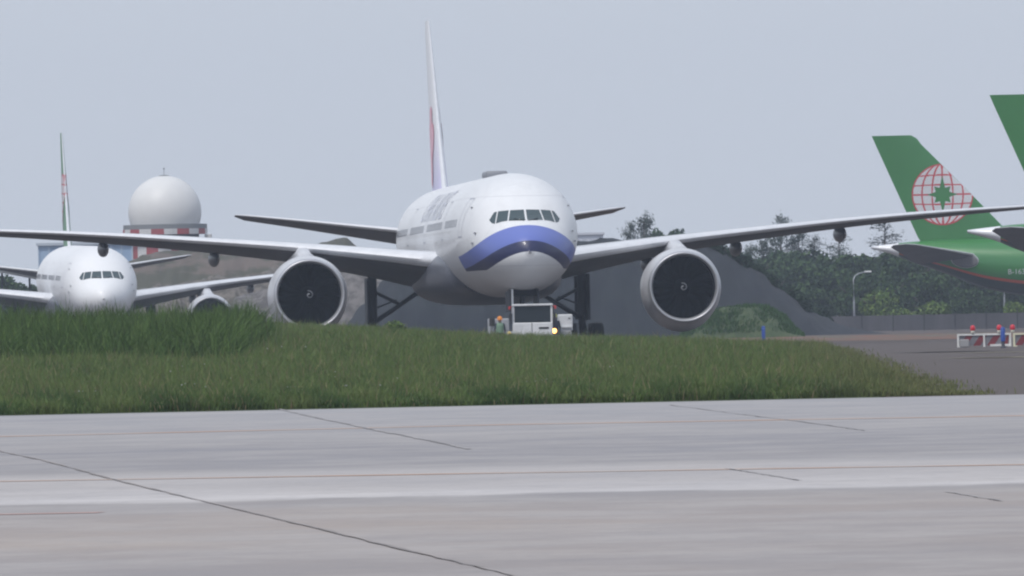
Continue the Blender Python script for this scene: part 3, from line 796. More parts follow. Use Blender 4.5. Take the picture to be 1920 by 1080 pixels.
gm = mat('grass_blade', (.06, .1, .03), .75, spec=.2); k = NB(gm)
at_ = k.n.new('ShaderNodeAttribute'); at_.attribute_name = 'tone'; k.l.new(at_.outputs[0], gm.node_tree.nodes['Principled BSDF'].inputs['Base Color'])
tr = k.n.new('ShaderNodeBsdfTranslucent'); k.l.new(at_.outputs[0], tr.inputs[0]); mx = k.n.new('ShaderNodeMixShader'); mx.inputs[0].default_value = .35
k.l.new(gm.node_tree.nodes['Principled BSDF'].outputs[0], mx.inputs[1]); k.l.new(tr.outputs[0], mx.inputs[2]); k.l.new(mx.outputs[0], k.n['Material Output'].inputs[0])

def lownoise(X, Y, sx, sy, seed):
    r = np.random.default_rng(seed); s = np.zeros_like(X)
    for q in range(7):
        fx, fy, p = r.uniform(.5, 2) / sx, r.uniform(.5, 2) / sy, r.uniform(0, 6.28); s += np.sin(X * fx * 6.28 + Y * fy * 6.28 * r.choice([-1, 1]) + p)
    return s / 7 * 1.6
NG = 400000
u = rng.random(NG); Yg = 234.3 + (560 - 234.3) * u ** 1.7
half = 960 / F * Yg * 1.12 + 1.2
Xb_ = XB(Yg) + .35 * np.sin(Yg * .35) + .3 * np.sin(Yg * .83 + 1) + np.abs(rng.normal(0, .35, NG))
Xg = -half + rng.random(NG) * (half + Xb_)
# gather into tufts
Xg += rng.normal(0, .05, NG)
edge = np.clip((XB(Yg) + .3 - Xg) / .9, .35, 1) * np.clip((Yg - 233.5) / 1.5, .5, 1)
ln = lownoise(Xg, Yg, 6, 22, 3); ln2 = lownoise(Xg, Yg, 2.2, 9, 5)
Hg = (.30 + .12 * ln + .10 * ln2 + rng.normal(0, .08, NG)) * edge; Hg *= np.where(rng.random(NG) < .04, 1.35, 1)
Hg = np.clip(Hg, .06, .75)
C1, C2, C3, C4 = np.array([.102, .165, .048]), np.array([.155, .200, .070]), np.array([.25, .21, .12]), np.array([.058, .108, .036])
t = np.clip(.5 + .45 * ln2 + rng.normal(0, .22, NG), 0, 1)[:, None]; col = C1 * (1 - t) + C2 * t
dk = np.clip(lownoise(Xg, Yg, 3.0, 14, 9) * 1.5 - .2 + np.clip((262 - Yg) / 40, 0, .5), 0, 1)[:, None] * .75; col = col * (1 - dk) + C4 * dk
br = (rng.random(NG) < .045 + .07 * np.clip(ln, 0, 1)); col[br] = C3 * rng.uniform(.7, 1.3, br.sum())[:, None]
rdge = np.clip((Xg - (XB(Yg) - 3)) / 3, 0, 1)[:, None] * .45; col = col * (1 - rdge) + C3 * .8 * rdge
col *= rng.uniform(.8, 1.2, NG)[:, None]
blades('grass', Xg, Yg, gh(Xg, Yg) + .03, Hg, np.full(NG, .023), rng.uniform(.1, .7, NG), col, gm, 'rough green grass covering the bank in front of the aircraft', 'grass')
# taller stalks
NS = 5000
Ys = 238 + 300 * rng.random(NS) ** 1.4; hs = 960 / F * Ys * 1.12 + 1; Xs = -hs + rng.random(NS) * (hs + XB(Ys) - .6)
blades('grass_stalks', Xs, Ys, gh(Xs, Ys), rng.uniform(.4, .66, NS), np.full(NS, .022), rng.uniform(.1, .4, NS), np.tile(np.array([.17, .16, .08]), (NS, 1)) * rng.uniform(.6, 1.2, NS)[:, None], gm, 'thin pale seed stalks standing out of the grass', 'grass')
# reeds
NR = 34000
Yr = 330 + 62 * rng.random(NR); Xr = -18.5 + rng.random(NR) * (18.5 - 7.25)
Xr = np.minimum(Xr, -6.6 - .25 * rng.random(NR)) if False else Xr
prof = lownoise(Xr, Yr, 2.3, 30, 21) * .16 + lownoise(Xr, Yr, .7, 12, 22) * .15
endb = .22 * np.exp(-((Xr + 8.3) / .5) ** 2) - .5 * np.clip((Xr + 7.6) / .3, 0, 1) + .10 * lownoise(Xr, Yr * 0, 1.3, 1e6, 44)
dip = .10 * np.exp(-((Xr + 9.2) / .8) ** 2)
Hr = (1.20 + prof + endb - dip * 0) * np.clip(.62 + (Yr - 330) / 14, .62, 1) * np.where(rng.random(NR) < .06, rng.uniform(1.05, 1.28, NR), rng.uniform(.5, 1.05, NR))
q = np.clip(.5 + .5 * lownoise(Xr, Yr, 1.6, 12, 31) + rng.normal(0, .25, NR), 0, 1)[:, None]
cr = np.array([.062, .125, .032]) * (1 - q) + np.array([.130, .195, .060]) * q; cr *= rng.uniform(.6, 1.35, NR)[:, None]; cr *= (.85 + .35 * np.clip(lownoise(Xr, Yr, .9, 10, 61), -1, 1))[:, None]
blades('reeds', Xr, Yr, gh(Xr, Yr) - .02, np.clip(Hr, .3, 1.6), rng.uniform(.022, .05, NR), rng.uniform(.08, .75, NR), cr, gm, 'tall dense green reeds at left in front of the distant airliner', 'reeds')
# a few long plumes
NP = 170; Xp = -17 + rng.random(NP) * 10.2; Yp = 345 + rng.random(NP) * 35
blades('reed_plumes', Xp, Yp, gh(Xp, Yp), rng.uniform(1.15, 1.5, NP), np.full(NP, .05), rng.uniform(.05, .35, NP), np.tile(np.array([.09, .12, .05]), (NP, 1)) * rng.uniform(.5, 1.4, NP)[:, None], gm, 'single plumes standing above the tall reeds', 'reeds')
# wildflowers: little white and yellow heads
def flowers():
    m = MB(); spots = []
    def near(px, py, n, sx, sy):
        for _ in range(n): spots.append((px + random.gauss(0, sx), py + random.gauss(0, sy)))
    near(250, 652, 70, 150, 3); near(60, 655, 25, 60, 3); near(700, 757, 5, 40, 4); near(160, 752, 5, 14, 5); near(545, 748, 5, 12, 5); near(1015, 718, 9, 25, 5); near(1140, 692, 4, 14, 2); near(1462, 713, 2, 1, 1); near(620, 705, 12, 300, 18); near(350, 725, 6, 90, 8)
    for px, py in spots:
        # march outwards along the sight line to the bank
        best = None
        for D in np.arange(240, 520, 2.0):
            x, z = at(px, py, D); top = float(gh(x, D)) + .36
            if z < top and x < XB(D) - .4: best = (x, D, top); break
        if not best: continue
        x, y, z = best; r = random.uniform(.010, .020); mi = 0 if random.random() < .55 else 1
        z += .05; v = [(x + r * math.cos(a), y + random.uniform(-.01, .01), z + r * math.sin(a)) for a in np.linspace(0, 2 * PI, 7)[:-1]] + [(x, y - .02, z + .01)]
        m.add(v, [(6, i, (i + 1) % 6) for i in range(6)], mi); m.tube([(x, y + .01, z - .3), (x, y + .01, z)], .006, 4, 2)
    o = m.build('wildflowers', [mat('petal_white', (.42, .42, .38), .8), mat('petal_yellow', (.30, .30, .12), .8), mat('flower_stem', (.06, .1, .03), .8)])
    tag(o, 'tiny white and yellow wildflowers scattered through the grass', 'flowers', kind='stuff')
flowers()

# ------------------------------------------------------------------ plants
def leafcloud(m, c, rx, ry, rz, n, size, mi0=0, nm=3, hollow=.55):
    for _ in range(n):
        while True:
            p = Vector((random.uniform(-1, 1), random.uniform(-1, 1), random.uniform(-1, 1)))
            if hollow < p.length < 1 or (p.length <= hollow and random.random() < .25): break
        q = Vector((c[0] + p.x * rx, c[1] + p.y * ry, c[2] + p.z * rz)); s_ = size * random.uniform(.6, 1.4)
        d = Vector((random.gauss(0, 1), random.gauss(0, 1), random.gauss(0, 1))).normalized(); e = d.orthogonal().normalized(); g = d.cross(e)
        v = [q + e * s_, q + g * s_ * .6, q - e * s_, q - g * s_ * .6]; m.add(v, [(0, 1, 2, 3)], mi0 + random.randrange(nm))
def leaves(name, a, b, c):
    return [mat(name + '_deep', a, .8, spec=.2), mat(name + '_mid', b, .8, spec=.2), mat(name + '_light', c, .8, spec=.2)]
LV_D = leaves('dark_leaf', (.022, .050, .020), (.036, .075, .026), (.055, .098, .034))
LV_Y = leaves('lime_leaf', (.060, .110, .022), (.095, .155, .032), (.14, .20, .05))
LV_C = leaves('casuarina', (.026, .044, .032), (.038, .060, .042), (.05, .074, .05))
BARK = mat('bark', (.075, .065, .055), .9)
def round_tree(h, w, n, lv, seed, size=.30, stem=.35):
    random.seed(seed); m = MB()
    for i in range(9):
        a = random.uniform(0, 2 * PI); r = random.uniform(0, .55) * w / 2; zc = h * random.uniform(stem + .1, .82)
        rr = w * random.uniform(.20, .32) * (1.15 - .5 * zc / h)
        leafcloud(m, (r * math.cos(a), r * math.sin(a), min(zc, h - rr * .9)), rr, rr, rr * .85, n // 9, size)
    leafcloud(m, (0, 0, h * .52), w * .36, w * .36, h * .36, n // 4, size)
    t = MB(); t.tube([(0, 0, 0), (.05, 0, h * .3), (0, .05, h * .6)], [w * .05, w * .035, .06], 8)
    for i in range(5):
        a = i * 1.3; t.tube([(0, 0, h * (.25 + .06 * i)), (math.cos(a) * w * .2, math.sin(a) * w * .2, h * (.45 + .06 * i)), (math.cos(a) * w * .33, math.sin(a) * w * .33, h * (.58 + .05 * i))], [w * .025, w * .015, .03], 6)
    return m, t
def conifer(h, w, n, seed, gap=.3):
    random.seed(seed); m = MB(); t = MB(); t.tube([(0, 0, 0), (.1, 0, h * .5), (.0, 0, h)], [h * .02, h * .012, .02], 7)
    br = int(h * 7)
    for i in range(br):
        f = .18 + .80 * i / br + random.uniform(-.02, .02)
        if random.random() < gap: continue
        a = random.uniform(0, 2 * PI); L_ = w / 2 * (1.15 - f) * random.uniform(.5, 1.7) + .15; z0 = h * f
        tip = (L_ * math.cos(a), L_ * math.sin(a), z0 + L_ * random.uniform(.25, .7)); t.tube([(0, 0, z0), tip], [.04, .015], 5)
        for q in range(max(n // br, 3)):
            s_ = random.uniform(.25, 1.1); p = Vector((tip[0] * s_, tip[1] * s_, z0 + (tip[2] - z0) * s_)) + Vector((random.gauss(0, .22), random.gauss(0, .22), random.gauss(0, .25)))
            d = Vector((random.gauss(0, .6), random.gauss(0, .6), random.gauss(.5, .7))).normalized(); e = d.orthogonal().normalized(); ln_ = random.uniform(.2, .42)
            m.add([p - e * .05, p + e * .05, p + d * ln_], [(0, 1, 2)], random.randrange(3))
    return m, t
def plant_mesh(mt, lv):
    c = mt[0].build('crown', lv); t = mt[1].build('trunk', BARK, None, True); return c, t
def place(name, protos, x, y, sc, rz, label, cat, group=None, zs=1.0, z=0):
    r_ = empty(name, (x, y, z), rz, label, cat, group); r_.scale = (sc, sc, sc * zs)
    for p in protos:
        c = p.copy() if p.get('used') else p
        if p.get('used'): COL.objects.link(c); 
        p['used'] = 1
        c.parent = r_
        if 'used' in c and c is not p: del c['used']
    return r_
protoA = plant_mesh(round_tree(8.0, 7.2, 3600, LV_D, 1, .24), LV_D)
protoB = plant_mesh(round_tree(8.0, 8.0, 3600, LV_D, 2, .24), LV_D)
protoC = plant_mesh(round_tree(8.0, 6.2, 3200, LV_D, 3, .24), LV_D)
protoY = plant_mesh(round_tree(3.2, 4.0, 1500, LV_Y, 4, .14, .1), LV_Y)
cas = [plant_mesh(conifer(11, 4.2, 3000, s_, g_), LV_C) for s_, g_ in ((11, .25), (12, .35), (13, .2))]
GRP = 'trees of the wood at right'
random.seed(5)
row = [(17 + i * 2.9, 1320 + random.uniform(-8, 8), random.uniform(.9, 1.02)) for i in range(14)] + [(18 + i * 2.35, 1296 + random.uniform(-6, 6), random.uniform(.95, 1.08)) for i in range(15)] + [(24 + i * 2.6, 1192 + random.uniform(-4, 4), random.uniform(.32, .45)) for i in range(12)]
for i in range(15):
    row.append((19.5 + i * 2.75 + random.uniform(-.8, .8), 1225 + random.uniform(-14, 14), random.uniform(.70, .90)))
for i in range(13):
    row.append((15.0 + i * 3.3 + random.uniform(-1, 1), 1275 + random.uniform(-10, 10), random.uniform(.96, 1.12)))
row += [(28 + i * 3.6 + random.uniform(-.6, .6), 1180 + random.uniform(-8, 8), random.uniform(.5, .66)) for i in range(7)]
for i, (x, y, sc) in enumerate(row):
    place('broadleaf_tree', (protoA, protoB, protoC)[i % 3], x, y, sc, random.uniform(0, 6.28), 'dark green broadleaf tree packed among others in the wood at right', 'tree', GRP, random.uniform(.9, 1.05))
def px_tree(px, top, D, w, proto, hp, wp, label, name='casuarina_tree', cat='tree', group=None, zs=None):
    x, z = at(px, top, D); w = w * (1.35 if proto in cas else 1); sc = w / wp; place(name, proto, x, D, sc, random.uniform(0, 6), label, cat, group, z / hp / sc)
px_tree(1207, 406, 1290, 3.4, cas[0], 11, 4.2, 'tall thin feathery tree above the dark mound, nearest to the fuselage')
px_tree(1181, 418, 1290, 2.3, cas[1], 11, 4.2, 'small ragged feathery tree left of the tallest one above the dark mound')
px_tree(1268, 420, 1320, 6.6, protoB, 8, 8.0, 'dark round-topped tree above the dark mound, right of the feathery trees', 'broadleaf_tree')
px_tree(1300, 428, 1325, 4.2, protoC, 8, 6.2, 'low dark tree above the right engine, right end of the clump', 'broadleaf_tree')
px_tree(1232, 424, 1322, 4.4, protoA, 8, 7.2, 'dark bushy tree between the feathery trees and the round-topped one', 'broadleaf_tree')
px_tree(1462, 408, 1300, 3.6, cas[2], 11, 4.2, 'tallest dark feathery tree, its tip just over the right wing')
px_tree(1497, 436, 1300, 3.0, cas[0], 11, 4.2, 'pointed feathery tree under the right wing, right of the tallest one')
px_tree(1526, 442, 1300, 2.4, cas[1], 11, 4.2, 'narrow feathery tree under the wing, left of the wing pod')
px_tree(1572, 440, 1300, 3.6, cas[2], 11, 4.2, 'feathery tree right behind the round wing pod')
px_tree(1430, 452, 1300, 3.2, cas[1], 11, 4.2, 'ragged feathery tree at the left end of the row under the wing')
px_tree(1408, 462, 1290, 3.0, cas[0], 11, 4.2, 'lowest feathery tree, next to the shoulder of the dark mound')
px_tree(1659, 416, 1310, 4.6, cas[2], 11, 4.2, 'grey feathery tree above the white tail cone of the green airliner')
px_tree(1640, 536, 1110, 4.2, protoY, 3.2, 4.0, 'yellow-green bush in front of the wood beside the street lamp', 'shrub', 'shrub')
px_tree(1745, 560, 1110, 4.6, protoY, 3.2, 4.0, 'dull green bush beneath the green airliner tail', 'shrub', 'shrub')
px_tree(1690, 575, 1105, 3.6, protoY, 3.2, 4.0, 'low green bush between two taller bushes before the wood', 'shrub', 'shrub')
px_tree(1912, 560, 1105, 3.4, protoY, 3.2, 4.0, 'light green bush at the right edge of the photo', 'shrub', 'shrub')
for i, (px, top, w, lb) in enumerate(((12, 512, 4.5, 'dark bushy tree at the left edge of the photo'), (62, 516, 4.2, 'dark bushy tree just left of the distant white airliner'), (-45, 505, 4.6, 'dark bushy tree outside the left edge of the photo'))):
    px_tree(px, top, 1120, w, (protoA, protoC, protoB)[i], 8, (7.2, 6.2, 8.0)[i], lb, 'broadleaf_tree')
px_tree(500, 444, 1400, 4.2, protoB, 8, 8.0, 'far small dark tree peeping over the left wing', 'broadleaf_tree')
px_tree(528, 446, 1400, 3.0, protoC, 8, 6.2, 'far low dark tree next to the rocky crest over the left wing', 'broadleaf_tree')
LV_M = leaves('mound_bush', (.016, .034, .020), (.022, .046, .026), (.030, .058, .030))
slope_bush = plant_mesh(round_tree(3.0, 3.6, 1600, LV_M, 9, .17, .05), LV_M)
for px, top, w in ((1345, 452, 2.6), (1372, 466, 2.9), (1396, 482, 2.4), (1420, 500, 3.0), (1446, 520, 2.6), (1476, 540, 2.8), (1506, 562, 2.6), (1540, 585, 2.6)):
    xx, zz = at(px, top + 2, 938); w *= .8; r_ = place('shrub', slope_bush, xx, 938, w / 3.6, random.uniform(0, 6), 'dark bush along the right shoulder of the dark mound', 'shrub', 'dark bushes on the shoulder of the mound', 1.5 / 3.0 / (w / 3.6), zz - 1.15)
# small shrub on the bank by the left main gear
sx_, sz_ = at(742, 598, 470); hb = float(gh(sx_, 470))
place('shrub', protoY, sx_, 470, .30, 1.0, 'small light green shrub on the bank below the left main gear', 'shrub', None, (sz_ - hb) / (3.2 * .30), hb)

# ------------------------------------------------------------------ mounds
def ridge(name, prof, D, depth, material, label, seed, rough=.25, front=1.2, nx=90, ny=26):
    """earth heap: crest profile (X, z) at distance D, falling to the ground in front and behind"""
    r_ = np.random.default_rng(seed); X = np.linspace(prof[0][0], prof[-1][0], nx); C = np.interp(X, [p[0] for p in prof], [p[1] for p in prof]); v = []
    ph = r_.uniform(0, 6, 12)
    for j in range(ny):
        t = j / (ny - 1) * 2 - 1; y = D + t * depth; e = (1 - abs(t) ** 1.6)
        for i in range(nx):
            n_ = (math.sin(X[i] * 1.1 + ph[0] + t * 4) + math.sin(X[i] * 2.7 + ph[1] - t * 7) * .6 + math.sin(X[i] * 5.3 + ph[2] + t * 13) * .35 + r_.normal(0, .22)) * rough
            v.append((X[i], y, max(C[i] * e + n_ * min(C[i], 2) / 2 * (0 if j in (0, ny - 1) or i in (0, nx - 1) else 1) * (.3 if abs(t) < .05 else 1), -.05)))
    f = [(j * nx + i, j * nx + i + 1, (j + 1) * nx + i + 1, (j + 1) * nx + i) for j in range(ny - 1) for i in range(nx - 1)]
    o = mesh(name, v, f, material, None, True); o['kind'] = 'structure'; return o
def P_(pts, D): return [at(px, py, D) for px, py in pts]
dm = mat('dark_netting', (.010, .014, .022), .95, noise=((.25, .1, .6), 1.6, (.013, .018, .024)))
pr = [(-13.6, 0)] + P_([(690, 562), (745, 505), (800, 470), (1000, 458), (1090, 452), (1150, 447), (1200, 451), (1300, 449), (1335, 455), (1365, 474), (1400, 497), (1440, 527), (1480, 552), (1523, 583), (1560, 603), (1590, 614)], 940) + [(27.5, 0)]
ridge('dark_mound', pr, 940, 22, dm, None, 3, .22, nx=160)
gp = [(at(400, 620, 965)[0], 0)] + P_([(440, 556), (500, 540), (560, 520), (640, 500), (690, 500), (740, 520)], 965) + [(-6.5, 0)]
ridge('gravel_pile', gp, 965, 12, mat('gravel', (.085, .08, .08), .95, noise=(1.1, 1.5, (.16, .15, .148))), None, 8, .18)
bh = [(at(215, 620, 1180)[0], 0)] + P_([(235, 492), (300, 470), (360, 466), (430, 462), (500, 460), (553, 455), (590, 459), (618, 452), (640, 445.5), (652, 446), (672, 462), (720, 478), (780, 500)], 1180) + [(0, 0)]
ridge('brown_hill', bh, 1180, 60, mat('brown_earth', (.125, .10, .085), .95, noise=((.22, .05, .9), 2.4, (.065, .065, .045))), None, 12, .2, nx=140)
rb = [(at(235, 620, 1110)[0], 0)] + P_([(262, 545), (330, 530), (390, 522), (450, 517), (520, 505), (600, 500)], 1110) + [(-10, 0)]
ridge('rubble_bank', rb, 1110, 8, mat('rubble', (.075, .068, .06), .95, noise=(1.6, 1.6, (.16, .145, .13))), None, 14, .25, nx=140)
gh_ = [(at(1275, 620, 880)[0], 0)] + P_([(1300, 602), (1340, 583), (1400, 574), (1440, 576), (1475, 596), (1492, 618)], 880) + [(at(1505, 625, 880)[0], 0)]
ridge('green_hillock', gh_, 880, 9, mat('hillock_turf', (.035, .062, .024), .95, noise=(.5, 1.5, (.055, .078, .030))), None, 15, .14)
NK = 9000; Yk = 872 + 16 * rng.random(NK); Xk = gh_[0][0] + (gh_[-1][0] - gh_[0][0]) * rng.random(NK)
Zk = np.interp(Xk, [p[0] for p in gh_], [p[1] for p in gh_]) * (1 - np.abs((Yk - 880) / 9) ** 1.6)
ck = np.array([.040, .085, .026]) * rng.uniform(.7, 1.6, NK)[:, None]
blades('hillock_grass', Xk, Yk, Zk - .02, rng.uniform(.12, .40, NK), np.full(NK, .07), rng.uniform(.1, .8, NK), ck, gm, 'rough grass covering the round green hillock beside the right engine', 'grass')

# ------------------------------------------------------------------ radar tower, buildings
def radome():
    D = 1500; x, z = at(309, 398, D); r = 4.32
    root = empty('radar_tower', (x, D, 0), 0, 'white spherical radome on a red and white chequered tower', 'radar tower')
    red, wht, gry = mat('tower_red', (.36, .06, .07), .7, noise=(.6, .8, (.30, .07, .07))), mat('tower_white', (.62, .62, .62), .7, noise=(.5, .8, (.52, .52, .53))), mat('deck_grey', (.20, .21, .22), .8)
    m = MB(); m.lathe([(.02, z + r)] + [(r * math.sin(a), z + r * math.cos(a)) for a in np.linspace(.06, R(112), 40)], 64)
    dome = mat('dome_skin', (.72, .72, .71), .5, noise=(.4, .6, (.66, .66, .66))); m.build('dome', dome, root, True)
    m = MB(); m.tube([(0, 0, z + r - .02), (0, 0, z + r + .75)], .035, 6); m.lathe([(.01, .95), (.10, .88), (.10, .78), (.01, .72)], 8, 'Z', (0, 0, z + r)); m.lathe([(.7, -.06), (.5, .06), (.01, .10)], 20, 'Z', (0, 0, z + r)); m.build('lightning_rod', gry, root)
    zb = at(309, 440, D)[1]; zt = at(309, 421, D)[1]; zm = zb + (zt - zb) * .55
    def ring(name, R_, z0, z1, n, mats, off=0):
        m = MB()
        for k_ in range(n):
            a0, a1 = 2 * PI * (k_ + off) / n, 2 * PI * (k_ + 1 + off) / n; q = 4
            for j in range(q):
                b0, b1 = a0 + (a1 - a0) * j / q, a0 + (a1 - a0) * (j + 1) / q
                m.add([(R_ * math.cos(b0), R_ * math.sin(b0), z0), (R_ * math.cos(b1), R_ * math.sin(b1), z0), (R_ * math.cos(b1), R_ * math.sin(b1), z1), (R_ * math.cos(b0), R_ * math.sin(b0), z1)], [(0, 1, 2, 3)], k_ % len(mats))
        return m.build(name, mats, root, False)
    ring('parapet', 5.0, zb, zm, 20, [red, wht]); ring('upper_rail', 4.95, zm, zt, 20, [gry])
    m = MB(); m.lathe([(5.0, zb), (.1, zb)], 40, 'Z'); m.lathe([(4.95, zt), (3.9, zt + .02)], 40, 'Z'); m.build('deck', gry, root)
    m = MB(); m.lathe([(4.0, zb - .02), (3.95, zb - .9)], 40, 'Z'); m.build('collar', mat('collar_dark', (.08, .07, .09), .8), root)
    hh = zb - .9; rows = 6
    for j in range(rows): ring('shaft_band', 3.9, hh * j / rows, hh * (j + 1) / rows, 16, [wht, red], j % 2 + .5)
    m = MB(); xa = at(384, 440, D)[0] - x; xb = at(397, 440, D)[0] - x; m.box(xa, xb, -1.2, 1.2, zb - 1.3, zb - .05, bev=.05); m.tube([(xa + .3, 0, zb - 1.3), (2.6, 0, zb - 2.4)], .12, 6); m.build('side_cabin', wht, root)
radome()
def blue_building():
    D = 1650; x0, z1 = at(72, 456, D); x1, _ = at(247, 456, D)
    root = empty('hangar', ((x0 + x1) / 2, D, 0), 0, 'pale blue panelled hangar far behind the airliner at left', 'building')
    w = (x1 - x0) / 2; blue = mat('blue_cladding', (.24, .36, .55), .7, noise=((.5, .5, .05), 1.0, (.32, .44, .60)))
    m = MB(); m.box(-w, w, 0, 30, 0, z1 - .35); m.build('wall', blue, root)
    m = MB(); n = 9
    for i in range(n + 1): m.box(-w + 2 * w * i / n - .08, -w + 2 * w * i / n + .08, -.12, -.003, 0, z1 - .4)
    m.build('pilaster', mat('blue_trim', (.42, .52, .64), .7), root)
    m = MB(); m.box(-w - .3, w + .3, -.4, 30.4, z1 - .35, z1); m.build('roof', mat('roof_pale', (.45, .50, .56), .7), root)
    m = MB(); m.box(-w * .9, -w * .55, -.06, -.002, 0, 5); m.box(w * .1, w * .5, -.06, -.002, 0, 5); m.build('door', mat('hangar_door', (.15, .25, .42), .6), root)
blue_building()
def far_building():
    D = 1750; x0, z1 = at(1060, 437, D); x1, _ = at(1131, 437, D); root = empty('terminal_block', ((x0 + x1) / 2, D, 0), 0, 'pale far block between the fuselage and the trees over the right wing', 'building'); w = (x1 - x0) / 2
    m = MB(); m.box(-w, w, 0, 14, 0, z1 - .3); m.build('wall', mat('pale_wall', (.60, .63, .70), .7), root)
    m = MB(); m.box(-w - .2, w + .2, -.3, 14.3, z1 - .3, z1); m.build('roof', mat('pale_roof', (.56, .58, .64), .7), root)
    for k_ in range(5):
        m = MB(); cx = -w + 2 * w * (k_ + .5) / 5; m.box(cx - .32, cx + .32, -.05, -.002, z1 - 1.5, z1 - .8); m.build('window', mat('far_window', (.50, .53, .60), .5), root)
far_building()
def wing_like_shape():
    D = 1060; a, za = at(-60, 497, D); b, zb = at(107, 527, D)  # stand-in slab on posts for an unidentified pale wing-like shape
    root = empty('wing_like_slab', ((a + b) / 2, D, 0), 0, 'long thin white sloping wing-like shape beside the airliner at the left edge', 'wing_like_shape'); c = (a + b) / 2; z0 = 0
    m = MB(); v = [(a - c, 0, za - .12), (b - c, 0, zb - .2), (b - c, 5, zb - .2), (a - c, 5, za - .12), (a - c, 0, za + .12), (b - c, 0, zb + .1), (b - c, 5, zb + .1), (a - c, 5, za + .12)]
    m.add(v, [(0, 3, 2, 1), (4, 5, 6, 7), (0, 1, 5, 4), (1, 2, 6, 5), (2, 3, 7, 6), (3, 0, 4, 7)]); m.build('roof', M['white'], root)  # sloping slab of the stand-in, not a known roof
    for t in (.05, .37, .68, .97):
        x = (a - c) + (b - a) * t; m = MB(); m.tube([(x, 2, 0), (x, 2, za + (zb - za) * t - .16)], .09, 8); m.build('post', M['gear'], root, True)
wing_like_shape()

# ------------------------------------------------------------------ fence, lamps
def fence():
    D = 1020; x0 = at(1500, 620, D)[0]; x1 = 52; root = empty('perimeter_fence', (x0, D, 0), 0, 'low grey perimeter fence in front of the wood', 'fence'); hgt = 1.3
    n = int((x1 - x0) / 2.5)
    fm = mat('fence_sheet', (.075, .078, .09), .8, noise=((.5, .5, .1), 1.2, (.10, .10, .115)))
    for i in range(n):
        m = MB(); m.box(i * 2.5 + .05, i * 2.5 + 2.45, -.015, .015, .05, hgt)
        for q in range(8): m.box(i * 2.5 + .2 + q * .3, i * 2.5 + .25 + q * .3, -.04, -.017, .05, hgt)
        m.build('panel', fm, root)
        m = MB(); m.tube([(i * 2.5, 0, 0), (i * 2.5, 0, hgt + .12)], .045, 6); m.build('post', M['gear'], root)
fence()
M['lamp_pole'] = mat('galvanised_pole', (.34, .36, .40), .5, metal=.3)
def lamp(px, top, D, label):
    x, z = at(px, top, D); root = empty('street_lamp', (x, D, 0), 0, label, 'street lamp', None)
    m = MB(); m.tube([(0, 0, 0), (0, 0, z * .5), (0, 0, z - .55), (.12, 0, z - .25), (.42, 0, z - .05), (1.0, 0, z + .08)], [.10, .08, .06, .05, .045, .04], 8); m.build('pole', M['lamp_pole'], root, True)
    m = MB(); m.box(.92, 1.5, -.14, .14, z + .03, z + .16, bev=.04); m.build('lamp_head', mat('lamp_head_white', (.75, .76, .78), .4), root)
    m = MB(); m.lathe([(.2, 0), (.2, .12), (.1, .16)], 10, 'Z'); m.build('base', M['lamp_pole'], root)
lamp(1600, 512, 1050, 'slim grey street lamp with a white head, in front of the wood')
lamp(1882, 506, 1160, 'slim grey street lamp under the tail of the nearest green airliner')

# ------------------------------------------------------------------ barriers, marker posts
RED, WHT = mat('barrier_dark_red', (.20, .025, .035), .6, noise=(3, .8, (.15, .03, .035))), mat('barrier_white', (.72, .72, .72), .5, noise=(4, .8, (.58, .58, .56)))
LRED, LCOL = mat('beacon_red', (.55, .02, .04), .3), mat('beacon_collar', (.6, .58, .5), .5)
PGREY = mat('barrier_grey', (.20, .20, .22), .6, noise=(3, .8, (.15, .15, .17)))
BLUE = mat('marker_blue', (.015, .06, .30), .4)
def barrier(px0, px1, base, label, frame_mat):
    X0, D = gat(px0, base); X1 = X0 + (px1 - px0) / F * D; w = X1 - X0; h = .58
    root = empty('barrier', (X0, D, 0), 0, label, 'barrier', None)
    m = MB()
    for xx in (.04, w / 2, w - .04): m.box(xx - .04, xx + .04, -.05, .05, 0, h)
    m.box(.08, w / 2 - .04, -.045, .045, h - .08, h - .003); m.box(w / 2 + .04, w - .08, -.045, .045, h - .08, h - .003)
    m.box(w / 2 + .25, w - .08, -.045, .045, .02, .11); m.box(.0, .16, -.25, .25, .0, .05); m.box(w - .16, w, -.25, .25, 0, .05)
    m.build('frame', frame_mat, root)
    m = MB(); z0, z1 = .06, h - .085; x0, x1 = .085, w - .085; n = 7; sl = .30
    m.add([(x0, .03, z0), (x1, .03, z0), (x1, .03, z1), (x0, .03, z1), (x0, .01, z0), (x1, .01, z0), (x1, .01, z1), (x0, .01, z1)], [(4, 5, 6, 7), (3, 2, 1, 0), (0, 1, 5, 4), (2, 3, 7, 6), (1, 2, 6, 5), (3, 0, 4, 7)], 0)
    st = (x1 - x0) / 3.6
    for i in range(-1, 5):
        a = x0 + i * st; q = [(a, z0), (a + st * .5, z0), (a + st * .5 + sl, z1), (a + sl, z1)]
        # clip horizontally
        pts = []
        for (xx, zz) in q: pts.append((min(max(xx, x0), x1), zz))
        if max(p[0] for p in pts) - min(p[0] for p in pts) > .03: m.add([(xx, -.0, zz) for xx, zz in pts] + [(xx, .008, zz) for xx, zz in pts], [(0, 1, 2, 3), (7, 6, 5, 4), (0, 4, 5, 1), (1, 5, 6, 2), (2, 6, 7, 3), (3, 7, 4, 0)], 1)
    m.build('striped_board', [PGREY, RED], root)
    return root, D, w
b1, DB, wB = barrier(1795, 1896, 651.5, 'red and grey striped barrier with a full white frame, left of the pair', WHT)
b2, _, _ = barrier(1900, 2000, 650, 'striped barrier cut by the right edge, with a yellowish frame post', mat('barrier_cream', (.62, .60, .45), .5))
